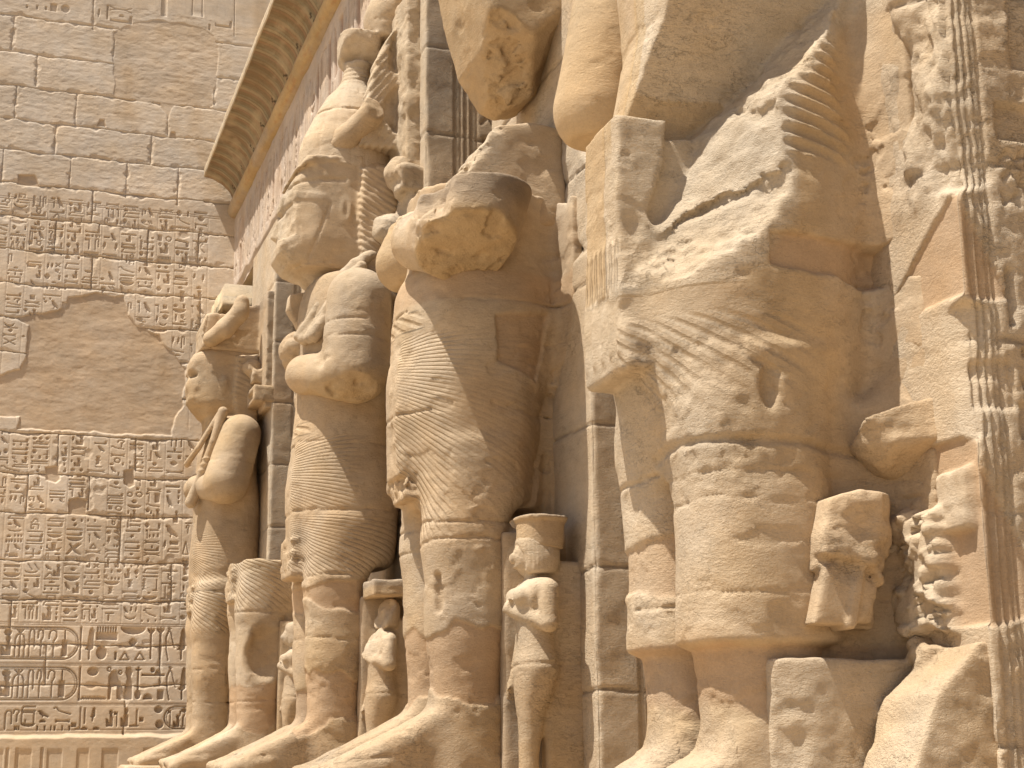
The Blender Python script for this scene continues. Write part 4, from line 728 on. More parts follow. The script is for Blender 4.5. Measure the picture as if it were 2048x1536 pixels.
# ---- statue with arms, head and tall crown (third of the row)
def statue_tall(k=3):
    root = thing('osiride_statue', 'complete pillar statue with battered face, tall ribbed crown and crossed arms', 'statue', (XP-.5, YK[k-1]+PW/2, -.22), 'colossal statues along the pillars')
    T = [(4.35, .48, 0, .40, .60), (4.1, .50, 0, .44, .66), (3.75, .50, 0, .46, .62), (3.4, .49, 0, .46, .55), (3.05, .50, 0, .46, .52), (2.7, .51, 0, .475, .52), (2.3, .49, 0, .50, .54), (1.95, .47, 0, .47, .53), (1.6, .45, 0, .40, .48)]
    def body(P):
        u, v, z = P
        d = smin(loft(P, T, .10, 2.3), legs(P, .05), .10)
        d = smin(d, apron(P, 3.0, 1.66, .17, .985), .10)
        d = smin(d, uraei(P, 1.52, 1.01), .015)
        d = d-sstep(.012, 0, d)*0
        hole = cap(P, (.93, .40, .55), (.75, .62, .52), .02, .02)
        d = d+.012*band(1.38, 1.30, 5, .0)(P)*0
        m = np.maximum(band(1.24, 1.44, 31, .07)(P), band(.16, .62, 32, .12)(P))
        return d+weather(P, 3)+cracks(P, (2.72, 2.08, .95, 1.48), 21)+.012*m
    def col(P):
        c = stonecol(P, 3, (band(1.24, 1.44, 31, .07), band(.16, .62, 32, .12), lambda P: .6*band(2.1, 1.6, 33)(P)), .25)
        return c
    pit = lambda P: .75+.5*sstep(1.3, 1.0, P[2])-.55*np.maximum(band(1.24, 1.44, 31, .07)(P), band(.16, .62, 32, .12)(P))
    sdf_part('body', body, col, (-.08, -.95, -.30), (1.62, .95, 4.55), .0175, root, k, pit, phase=lambda P: pick(P, (pleats(P, 2.52, -.55, 215, .0065), sstep(2.10, 2.13, P[2])*sstep(2.78, 2.75, P[2])*sstep(1.7, 1.2, np.arctan2(P[1], P[0]-.45))), (pleats(P, 2.1, -.3, 190, .006), sstep(2.06, 2.0, P[2])*sstep(1.45, 1.55, P[2])), ((70*(P[2]+P[1]*.3), np.full(len(P[0]), .012)), sstep(2.79, 2.82, P[2])*sstep(2.92, 2.89, P[2])*sstep(.38, .28, P[1]))))
    def arm(s, broken):
        def fn(P):
            u, v, z = P; v = v*s; Q = [u, v, z]
            d = cap(Q, (.52, .62, 4.03), (.55, .64, 3.36), .30, .315)
            fz = 3.30 if broken else 3.62
            fa = cap(Q, (.70, .62, fz), (.92, .20, fz+.08), .225, .19)
            d = smin(d, fa, .05)
            d = smin(d, ell(Q, (.93, .10, fz+.10), (.165, .19, .17))+chip(Q, 55, .012, 10, .0), .02)
            d = smax(d, -cap(Q, (.86, .98, 3.95), (.88, .9, 3.5), .05, .05), .04)
            if broken:
                nz = fbm(u, v, z, 6, 4, seed=50)*.05
                d = smax(d, plane(Q, (.74, .84, 3.22), (.10, .60, -.78))+nz+chip(P, 57, .012, 9), .01)
                d = smax(d, -(ell(Q, (.93, .76, 3.52), (.12, .17, .20))+nz*.6+chip(P, 58, .012, 9)), .03)
            return d+weather(Q, 8, .9)+cracks(Q, (3.78, 3.62), 41)
        def col(P):
            c = stonecol(P, 8, (), .55); z = P[2]
            return mixc(c, C_GOLD, sstep(3.36, 3.2, z+fbm(P[0], P[1], z, 5, 3)*.1)*.6*(P[0] < .95))
        sdf_part('arm', fn, col, (.1, -1.0 if s < 0 else -.2, 2.9), (1.35, .2 if s < 0 else 1.0, 4.45), .0175, root, k, lambda P: .8+.5*sstep(3.25, 3.1, P[2]))
    arm(1, True); arm(-1, False)
    # flail laid over the near shoulder
    def flail(P):
        d = tube(P, [(.30, .46, 4.58), (.52, .52, 4.42), (.76, .42, 4.10), (.99, .24, 3.74)], [.05, .065, .075, .06], .03)
        for i in range(3):
            d = smin(d, tube(P, [(.50, .60-.05*i, 4.36), (.72, .56-.07*i, 4.04), (.90+.03*i, .46-.09*i, 3.70)], [.055, .07, .065], .02), .012)
        return d+fbm(*P, 7, 4, seed=13)*.03+weather(P, 12)
    sdf_part('flail', flail, lambda P: mixc(stonecol(P, 12), C_PALE, np.full(len(P[0]), .5)), (.15, .1, 3.5), (1.2, .9, 4.8), .016, root, k)
    def head(P):
        u, v, z = P
        prof = [(1.06, 5.33), (1.15, 5.20), (1.15, 5.08), (1.11, 5.02), (1.19, 4.93), (1.225, 4.83), (1.165, 4.78), (1.165, 4.72), (1.21, 4.69), (1.225, 4.62), (1.215, 4.54), (1.12, 4.44), (.98, 4.37), (.88, 4.30), (.87, 3.95), (.1, 3.95), (.1, 5.50), (.45, 5.53), (.92, 5.49)]
        wv = .405-.11*sstep(.85, 1.2, u)-.05*sstep(4.70, 4.4, z)-.13*sstep(4.42, 4.36, z)*sstep(.3, .5, u)
        d = smax(poly2(u, z, prof), np.abs(v)-wv, .11)
        # kerchief lappets behind the ear, with ridges
        lap = slab(P, [(.12, 5.45), (.47, 5.40), (.50, 4.9), (.46, 4.45), (.62, 4.15), (.12, 4.1)], 0, .50, .05)
        lap = lap+np.sin((z+v*.3-u*.5)*95)*.006
        d = smin(d, lap, .025)
        rim = slab(P, [(.45, 5.54), (.98, 5.50), (1.12, 5.34), (.98, 5.40), (.72, 5.44), (.45, 5.40)], 0, .42, .04)
        d = smin(d, rim, .03)
        for s in (1, -1):
            e = ell([u, v*s, z], (.60, .355, 4.97), (.085, .07, .20)); d = smin(d, e, .015)
            d = smax(d, -ell([u, v*s, z], (.61, .435, 4.99), (.035, .03, .12)), .015)
            d = smax(d, -ell([u, v*s, z], (1.14, .22, 5.02), (.07, .12, .03)), .04)
            d = smin(d, ell([u, v*s, z], (1.06, .20, 4.98), (.06, .10, .04)), .02)
        # lost nose and mouth
        nz = fbm(u, v, z, 7, 4, seed=60)*.05
        d = smax(d, np.minimum(plane(P, (1.155, .0, 4.86), (1, .25, .02))+nz*.5, z-4.66-.18*v-nz), .012)
        d = d+sstep(1.03, 1.12, u)*nz*.35
        d = smin(d, slab(P, [(.62, 4.40), (1.0, 4.30), (1.02, 4.15), (.9, 3.95), (.62, 3.9)], -.36, .07, .03), .02)
        bl = np.abs(z-(5.22+.12*(1.1-u)))
        d = d+.012*sstep(.022, .010, bl)*(u > .6)-.010*sstep(.05, .03, np.abs(z-(5.10-.10*(1.1-u))))*sstep(.75, .85, u)*(np.abs(v) > .12)
        d = d+.010*sstep(.016, .008, np.abs((u-.80)+.35*(z-4.9)))*sstep(4.45, 4.5, z)*sstep(5.05, 5.0, z)*(v > .2)
        return d+weather(P, 15)+cracks(P, (4.40, 5.22), 61, .01)
    def hcol(P):
        c = stonecol(P, 15, (), .1)
        return mixc(c, C_PALE, sstep(1.0, 1.15, P[0])*.7)
    sdf_part('head', head, hcol, (-.02, -.62, 3.85), (1.35, .62, 5.65), .0155, root, k, lambda P: .35+.9*sstep(.98, 1.12, P[0]))
    def crown(P):
        u, v, z = P
        d = loft(P, [(5.42, .53, 0, .47, .42), (5.7, .53, 0, .45, .41), (6.0, .51, 0, .36, .34), (6.25, .48, 0, .255, .25), (6.44, .45, 0, .145, .15), (6.56, .44, 0, .125, .13), (6.66, .43, 0, .14, .15)], .03, 2.1)
        th = np.arctan2(v, u-.5)
        d = d+np.minimum(np.abs(np.sin(th*9)), .35)*-.018*sstep(6.40, 6.3, z)+np.sin(z*130)*.007*sstep(6.40, 6.42, z)*sstep(6.62, 6.6, z)
        kn = loft(P, [(6.60, .42, 0, .13, .15), (6.72, .42, 0, .20, .23), (6.90, .41, 0, .215, .24), (6.96, .41, 0, .215, .24)], .02, 2.8)
        kn = smax(kn, plane(P, (.40, .12, 6.74), (.2, .7, -.65))+fbm(u, v, z, 6, 4)*.05, .02)
        d = smin(d, kn, .03)
        d = smin(d, loft(P, [(6.92, .16, 0, .15, .26), (7.2, .17, 0, .19, .30), (7.36, .14, 0, .18, .28), (7.47, .08, 0, .1, .2)], .04), .03)
        return d+weather(P, 18)+cracks(P, (6.06,), 71, .02)
    sdf_part('crown', crown, lambda P: mixc(stonecol(P, 18, (), .1), C_PALE, np.full(len(P[0]), .6)), (-.1, -.6, 5.35), (1.1, .6, 7.6), .016, root, k, lambda P: np.full(len(P[0]), .6))
    def plume(P):
        u, v, z = P
        d = slab(P, [(.50, 5.62), (.42, 6.2), (.34, 6.55), (.18, 6.88), (.06, 6.90), (-.05, 6.8), (-.05, 5.62)], .37, .11, .03)
        d = d+np.sin((z*.75+u*1.0)*85)*.007
        d = smax(d, -(ell(P, (.12, .50, 6.60), (.13, .14, .22))+fbm(u, v, z, 6, 3)*.05), .03)
        d = smax(d, -(ell(P, (.12, .52, 6.02), (.16, .15, .28))+fbm(u, v, z, 6, 3)*.06), .03)
        # uneven remains of the far plume and back slab
        b = box(P, (.03, .25, 6.2), (.10, .55, .95), .03)+fbm(u, v, z, 5, 4, seed=77)*.05
        return smin(d, b, .03)+weather(P, 19)
    sdf_part('plume', plume, lambda P: mixc(stonecol(P, 19, (), .1), C_PALE, np.full(len(P[0]), .5)), (-.1, -.5, 5.1), (.7, .95, 7.3), .0165, root, k, lambda P: np.full(len(P[0]), 1.0))
    def horn(s):
        def fn(P):
            Q = [P[0], P[1]*s, P[2]]
            d = tube(Q, [(.74, .22, 5.60), (.60, .36, 5.72), (.42, .52, 5.90), (.38, .60, 6.0)], [.10, .125, .12, .12], .04)
            d = smax(d, plane(Q, (.40, .60, 5.97), (-.3, .7, .3))+fbm(*P, 7, 3)*.04, .02)
            return d+weather(P, 20)
        sdf_part('horn', fn, lambda P: stonecol(P, 20, (), .1), (.1, .05 if s > 0 else -.9, 5.4), (1.0, .9 if s > 0 else -.05, 6.3), .016, root, k)
    horn(1); horn(-1)
    # lumps of the broken cobras and sun disc beside the head
    def lump(P):
        u, v, z = P; nz = fbm(u, v, z, 6, 4, seed=81)*.06
        d = smin(ell(P, (.14, .66, 5.28), (.14, .13, .16)), box(P, (.08, .78, 5.16), (.13, .16, .12), .04), .05)
        d = smin(d, ell(P, (.20, .62, 4.72), (.2, .16, .17)), .03)
        d = smin(d, box(P, (.04, .6, 5.0), (.08, .30, .25), .03), .04)
        return d+nz
    sdf_part('broken_cobra', lump, lambda P: mixc(stonecol(P, 23), C_PALE, np.full(len(P[0]), .4)), (-.05, .2, 4.4), (.5, 1.05, 5.6), .018, root, k, lambda P: np.full(len(P[0]), 1.2))
    base_slab(root, k)
statue_tall()

# ---- statue cut off at the chest (second of the row)
def statue_cut(k=2):
    root = thing('osiride_statue', 'pillar statue cut off flat at the chest above a broken elbow and fanned pleats', 'statue', (XP-.5, YK[k-1]+PW/2, -.22), 'colossal statues along the pillars')
    T = [(3.95, .44, 0, .50, .66), (3.6, .43, 0, .49, .60), (3.27, .44, 0, .50, .55), (3.05, .45, 0, .56, .60), (2.85, .455, 0, .565, .605), (2.64, .48, 0, .535, .57), (2.39, .51, 0, .52, .55), (2.09, .52, 0, .505, .53), (1.86, .52, 0, .475, .51), (1.55, .50, 0, .43, .47)]
    def cutrep(P): return sstep(.012, -.012, poly2(P[0]+fbm(*P, 5, 3)*.03, P[2], [(.10, 2.86), (.50, 2.80), (.48, 2.50), (.16, 2.40)]))*(P[1] > .2)
    def body(P):
        u, v, z = P
        d = smin(loft(P, T, .06, 2.3), legs(P), .10)
        d = smin(d, apron(P, 3.1, 1.76, .15, 1.025), .12)
        d = smin(d, uraei(P, 1.60, 1.03)+.02+chip(P, 301, .014, 9, -.1), .02)
        # fanned kilt pleats
        fr = np.arctan2(v, u-.45)
        e = sstep(.5, .55, fr)
        d = d+.016*sstep(.01, -.01, 2.88+.04*np.sin(fr*2)-z+fbm(u, v, z, 3, 3)*.02)*sstep(2.60, 2.66, z)*0
        d = smin(d, box(P, (-.10, 0, 2.4), (.10, .72, 1.6), .02), .20)
        rep = cutrep(P); d = d+.020*rep+.02*sstep(2.41, 2.30, z)*sstep(.30, .18, u)*(v > .3)
        eros = sstep(.25, .05, np.abs(fr-.12))*sstep(1.62, 1.8, z)*sstep(2.85, 2.6, z)
        d = d+eros*fbm(u, v, z, 9, 4, seed=90)*.03
        d = d+.012*band(.30, .72, 92, .11)(P)
        d = smax(d, plane(P, (.4, .5, 3.72), (-.10, .05, 1))+fbm(u, v, z, 5, 3)*.03, .02)
        d = smax(d, -cap(P, (.84, .40, 1.06), (.84, .42, .86), .03, .03), .03)
        return d+weather(P, 2)+cracks(P, (2.90, 2.18, 1.42, 1.30), 91, .012)
    def col(P):
        c = stonecol(P, 2, (band(.30, .72, 92, .11), lambda P: cutrep(P)*.8, lambda P: .7*sstep(2.90, 2.93, P[2])*sstep(3.15, 3.1, P[2])), .3)
        return c
    pit = lambda P: .6+.55*sstep(1.35, 1.15, P[2])-.5*band(.30, .72, 92, .11)(P)-.35*sstep(2.86, 2.95, P[2])
    sdf_part('body', body, col, (-.08, -.95, -.30), (1.62, .95, 3.95), .0135, root, k, pit, phase=lambda P: pick(P, (pleats(P, 2.58, -.45, 205, .0068, .10), sstep(1.22, 1.45, P[2])*sstep(2.72, 2.66, P[2])*(.25+.75*sstep(1.10, .80, np.arctan2(P[1], P[0]-.45)))), ((75*(P[2]+P[1]*.45), np.full(len(P[0]), .012)), sstep(2.73, 2.76, P[2])*sstep(2.88, 2.84, P[2])*sstep(.40, .30, P[1])*sstep(.3, .5, P[0]))))
    def arm(P):
        u, v, z = P; nz = fbm(u, v, z, 5, 4, seed=95)*.06
        d = cap(P, (.50, .60, 4.10), (.74, .66, 3.36), .36, .37)
        d = smax(d, slab(P, [(.20, 3.62), (.58, 2.90), (1.2, 2.9), (1.2, 3.72), (.2, 3.66)], .6, .9, .02), .05)
        fa = cap(P, (.84, .64, 3.28), (.94, .24, 3.38), .25, .20)
        d = smin(d, fa, .04)
        d = smin(d, ell(P, (.93, .12, 3.46), (.18, .21, .21))+nz*.5+chip(P, 96, .014, 9, -.05), .015)
        d = d+chip(P, 98, .014, 4, .1)*sstep(.80, .9, u)
        d = smax(d, plane(P, (.80, .90, 3.30), (.05, .52, -.85))+nz*.5+chip(P, 94, .010, 8, 0), .01)
        d = smax(d, -(ell(P, (1.02, .72, 3.62), (.16, .22, .26))+nz), .03)
        d = smax(d, -slab(P, [(.84, 3.9), (.89, 3.9), (1.0, 3.36), (.95, 3.36)], .9, .22, .02), .02)
        d = smax(d, z-(3.66-.05*(u-.5))+nz*.3, .012)
        return d+weather(P, 25, .8)
    def acol(P):
        u, v, z = P; c = stonecol(P, 25, (), .4)
        c = mixc(c, (.26, .205, .15), sstep(3.38, 3.58, z+fbm(u, v, z*.3, 5, 3)*.16)*.75*(v > .3))
        gold = sstep(.03, -.03, -(plane(P, (.80, .90, 3.30), (.05, .52, -.85))+.03))
        return mixc(c, C_GOLD, gold*.8)
    sdf_part('arm', arm, acol, (.05, -.25, 2.8), (1.4, 1.08, 3.85), .0135, root, k, lambda P: .75+.5*sstep(3.2, 3.1, P[2]))
    def farm(P):
        u, v, z = P
        d = cap(P, (.60, -.62, 4.0), (.80, -.66, 3.50), .22, .225)
        d = smax(d, z-3.80+fbm(u, v, z, 5, 3)*.08, .03); d = smax(d, plane(P, (.85, -.7, 3.30), (-.15, 0, -1)), .02)
        return d+weather(P, 26)
    sdf_part('arm', farm, lambda P: mixc(stonecol(P, 26, (), .2), C_GOLD, np.full(len(P[0]), .5)), (.2, -1.0, 3.1), (1.3, -.3, 4.0), .0165, root, k)
    # remains of the upper body still on the pillar
    def frag(P):
        u, v, z = P; nz = fbm(u, v, z, 4.5, 5, seed=97)*.09
        d = slab(P, [(-.05, 4.24), (.20, 4.26), (.46, 4.20), (.66, 4.02), (.84, 3.92), (.86, 3.8), (.80, 3.5), (-.05, 3.5)], .12, .42, .05)
        d = smax(d, plane(P, (.62, .25, 3.95), (.8, -.1, .55))+nz*.7+chip(P, 93, .018, 9, -.05), .01)
        d = smax(d, plane(P, (.3, .52, 3.9), (-.05, 1, .02)), .04)
        return d+weather(P, 27)
    sdf_part('torso_fragment', frag, lambda P: mixc(stonecol(P, 27, (), .1), C_PALE, sstep(.35, .5, P[0])*.8), (-.1, -.5, 3.45), (1.1, .8, 4.45), .0145, root, k, lambda P: .7+.7*sstep(.35, .5, P[0]))
    def cfrag(P):
        u, v, z = P; nz = fbm(u, v, z, 4, 5, seed=99)*.10
        d = slab(P, [(-.05, 4.74), (.06, 4.62), (.22, 4.56), (.34, 4.62), (.50, 4.86), (.60, 5.2), (.70, 5.7), (.5, 6.3), (-.05, 6.6)], .14, .48, .08)
        d = smax(d, plane(P, (.35, .25, 4.75), (.35, .35, -.75))+nz*.6+chip(P, 89, .018, 8, -.05), .015)
        d = smax(d, plane(P, (.02, .42, 4.9), (-.62, .45, -.55))+nz*.6, .03)
        return d+weather(P, 28)
    sdf_part('crown_fragment', cfrag, lambda P: mixc(stonecol(P, 28, (), .1), C_GOLD, np.full(len(P[0]), .5)), (-.1, -.5, 4.4), (1.0, .8, 6.7), .0155, root, k, lambda P: np.full(len(P[0]), 1.1))
    base_slab(root, k)
statue_cut()

# ---- farthest statue: damaged head, stump of a crown, crook held against the arm
def statue_far(k=5):
    root = thing('osiride_statue', 'farthest pillar statue with eroded face, crook on its arm and stump of a crown', 'statue', (XP-.5, YK[k-1]+PW/2, -.22), 'colossal statues along the pillars')
    T = [(4.6, .40, 0, .34, .58), (4.35, .44, 0, .40, .66), (3.9, .46, 0, .42, .60), (3.5, .44, 0, .46, .54), (3.2, .43, 0, .47, .52), (2.75, .435, 0, .475, .52), (2.3, .43, 0, .45, .50), (1.95, .42, 0, .40, .46)]
    def body(P):
        u, v, z = P
        d = smin(loft(P, T, .10, 2.3), legs(P, .28), .10)
        d = smin(d, apron(P, 3.2, 2.02, .16, .885), .08)
        d = smin(d, uraei(P, 1.86, .91), .02)
        fr = np.arctan2(v, u-.45)
        return d+weather(P, 5)+cracks(P, (2.98, 2.12, 1.05, .62), 121)
    def col(P):
        c = stonecol(P, 5, (), .2); u, v, z = P
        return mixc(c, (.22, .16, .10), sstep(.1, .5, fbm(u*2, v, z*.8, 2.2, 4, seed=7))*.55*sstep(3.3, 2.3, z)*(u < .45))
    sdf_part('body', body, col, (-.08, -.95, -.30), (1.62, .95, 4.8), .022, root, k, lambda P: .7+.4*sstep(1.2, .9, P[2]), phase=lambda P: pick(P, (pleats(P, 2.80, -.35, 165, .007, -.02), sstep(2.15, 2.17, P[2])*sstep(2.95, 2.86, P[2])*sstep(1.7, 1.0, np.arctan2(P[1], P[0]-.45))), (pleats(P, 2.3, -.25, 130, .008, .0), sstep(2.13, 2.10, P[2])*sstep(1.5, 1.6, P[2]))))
    def arm(s):
        def fn(P):
            u, v, z = P; Q = [u, v*s, z]
            d = cap(Q, (.36, .62, 4.30), (.55, .66, 3.62), .29, .32)
            d = smin(d, cap(Q, (.62, .62, 3.55), (.86, .18, 3.62), .22, .18), .05)
            d = smin(d, ell(Q, (.88, .10, 3.62), (.15, .17, .17)), .03)
            d = smax(d, -slab(Q, [(.13, 4.42), (.155, 4.42), (.155, 3.82), (.13, 3.80)], .95, .09, .01), .01)
            return d+weather(Q, 33, .8)+cracks(Q, (3.88,), 131, .01)
        sdf_part('arm', fn, lambda P: mixc(stonecol(P, 33, (), .3), C_GOLD, sstep(3.45, 3.3, P[2])*.5), (-.05, -1.05 if s < 0 else -.2, 3.1), (1.25, .2 if s < 0 else 1.05, 4.8), .022, root, k, lambda P: np.full(len(P[0]), .5))
    arm(1); arm(-1)
    def crook(P):
        u, v, z = P
        d = tube(P, [(.62, .62, 4.62), (.72, .56, 4.2), (.86, .42, 3.75), (.98, .30, 3.36)], [.075, .065, .06, .085], .02)
        d = d-.016*np.maximum(np.sin(z*75), 0)*sstep(3.72, 3.76, z)*sstep(4.0, 3.96, z)
        for i in range(2): d = smin(d, tube(P, [(.66, .55, 4.60), (.92, .42-.14*i, 4.12), (1.06-.03*i, .2-.12*i, 3.92)], [.04, .04, .035], .02), .01)
        return d
    sdf_part('crook', crook, lambda P: stonecol(P, 34, (), .1), (.45, -.1, 3.2), (1.25, .8, 4.8), .02, root, k)
    def head(P):
        u, v, z = P
        prof = [(1.0, 5.54), (1.06, 5.42), (1.07, 5.30), (1.04, 5.22), (1.07, 5.15), (1.085, 5.06), (1.05, 4.95), (1.06, 4.86), (.98, 4.76), (.90, 4.66), (.82, 4.60), (.80, 4.3), (.1, 4.3), (.1, 5.62), (.62, 5.66), (.85, 5.62)]
        wv = .37-.10*sstep(.7, 1.1, u)-.08*sstep(4.85, 4.6, z)
        d = smax(poly2(u, z, prof), np.abs(v)-wv, .16)
        lap = slab(P, [(.10, 5.55), (.42, 5.5), (.45, 5.0), (.40, 4.5), (.10, 4.5)], 0, .44, .05)+np.sin((z-u*.4)*80)*.006
        d = smin(d, lap, .03)
        for s in (1, -1):
            d = smin(d, ell([u, v*s, z], (.58, .34, 5.08), (.08, .06, .17)), .02)
            d = smax(d, -ell([u, v*s, z], (1.02, .2, 5.22), (.09, .13, .05)), .04)
        d = d+fbm(u, v, z, 5, 4, seed=140)*.03*sstep(.7, 1.0, u)
        d = smax(d, -(ell(P, (.98, .12, 4.62), (.10, .12, .10))), .03)
        return d+weather(P, 35)+cracks(P, (5.40,), 141, .012)
    sdf_part('head', head, lambda P: mixc(stonecol(P, 35, (), .15), C_GOLD, sstep(5.3, 4.7, P[2])*.5), (-.02, -.55, 4.2), (1.25, .55, 5.8), .0205, root, k, lambda P: np.full(len(P[0]), .8))
    def crown(P):
        u, v, z = P
        d = slab(P, [(.93, 5.60), (.93, 5.95), (.86, 6.16), (.52, 6.12), (.48, 6.34), (.24, 6.30), (.16, 6.36), (-.05, 6.36), (-.05, 5.55), (.6, 5.58)], 0, .38, .05)
        d = d+.012*sstep(.02, .01, np.abs(np.abs((u-.8)*1.6+(z-5.9)*.3)-.12))*(v > .2)
        d = smax(d, plane(P, (.5, .2, 6.22), (.25, .1, 1))+fbm(u, v, z, 5, 4, seed=150)*.07, .02)
        b = box(P, (.0, .4, 5.5), (.10, .58, .86), .02)
        return smin(d, b, .02)+weather(P, 36)
    sdf_part('crown', crown, lambda P: mixc(stonecol(P, 36, (), .1), C_GREY, sstep(6.05, 6.3, P[2])*.6), (-.1, -.6, 4.6), (1.1, 1.1, 6.5), .0205, root, k, lambda P: np.full(len(P[0]), .8))
    def horn(P):
        d = tube(P, [(.80, .42, 5.72), (.62, .52, 5.86), (.42, .60, 6.10), (.40, .60, 6.26)], [.12, .14, .13, .11], .05); return d+weather(P, 37)
    sdf_part('horn', horn, lambda P: stonecol(P, 37, (), .1), (.1, .1, 5.4), (1.1, .9, 6.5), .02, root, k)
    def lump(P):
        u, v, z = P; nz = fbm(u, v, z, 6, 4, seed=155)*.05
        d = smin(ell(P, (.20, .55, 5.30), (.15, .12, .13)), box(P, (.12, .6, 5.16), (.13, .14, .12), .04), .05)
        ld = box(P, (.10, .66, 4.84), (.16, .36, .12), .02); ld = smax(ld, -box(P, (.26, .70, 4.83), (.04, .22, .05), .01), .01)
        return np.minimum(d+nz, ld+nz*.4)
    sdf_part('broken_cobra', lump, lambda P: stonecol(P, 38, (), .3), (-.05, .2, 4.6), (.55, 1.1, 5.6), .021, root, k)
    base_slab(root, k)
statue_far()

# ---- stump: only the legs and lower kilt are left (fourth)
def statue_stump(k=4):
    root = thing('osiride_statue', 'pillar statue broken off flat above the knees, with a round hollow in its thigh', 'statue', (XP-.5, YK[k-1]+PW/2, -.22), 'colossal statues along the pillars')
    T = [(2.4, .45, 0, .45, .50), (2.05, .46, 0, .44, .50), (1.7, .46, 0, .40, .47), (1.5, .45, 0, .36, .45)]
    def body(P):
        u, v, z = P
        d = smin(loft(P, T, .06, 2.3), legs(P, .22), .10)
        d = smin(d, apron(P, 2.4, 1.78, .16, .92), .08)
        d = smin(d, uraei(P, 1.66, .94, .2), .02)
        d = smax(d, z-2.08+fbm(u, v, 0*z, 4, 3)*.04, .015)
        d = smax(d, -(ell(P, (.62, .62, 1.02), (.26, .22, .34))+fbm(u, v, z, 6, 3)*.03), .05)
        return d+weather(P, 4)+cracks(P, (1.48, .52), 161)
    def col(P):
        u, v, z = P; c = stonecol(P, 4, (band(.22, .68, 163, .10),), .2)
        return mixc(c, (.36, .25, .14), sstep(.05, -.03, ell(P, (.62, .62, 1.02), (.28, .24, .36)))*.6)
    sdf_part('body', body, col, (-.08, -.85, -.30), (1.62, .85, 2.3), .0195, root, k, lambda P: .7-.4*band(.22, .68, 163, .10)(P), phase=lambda P: pick(P, (pleats(P, 2.35, -.3, 150, .008, .03), sstep(1.45, 1.6, P[2]))))
    base_slab(root, k)
statue_stump()
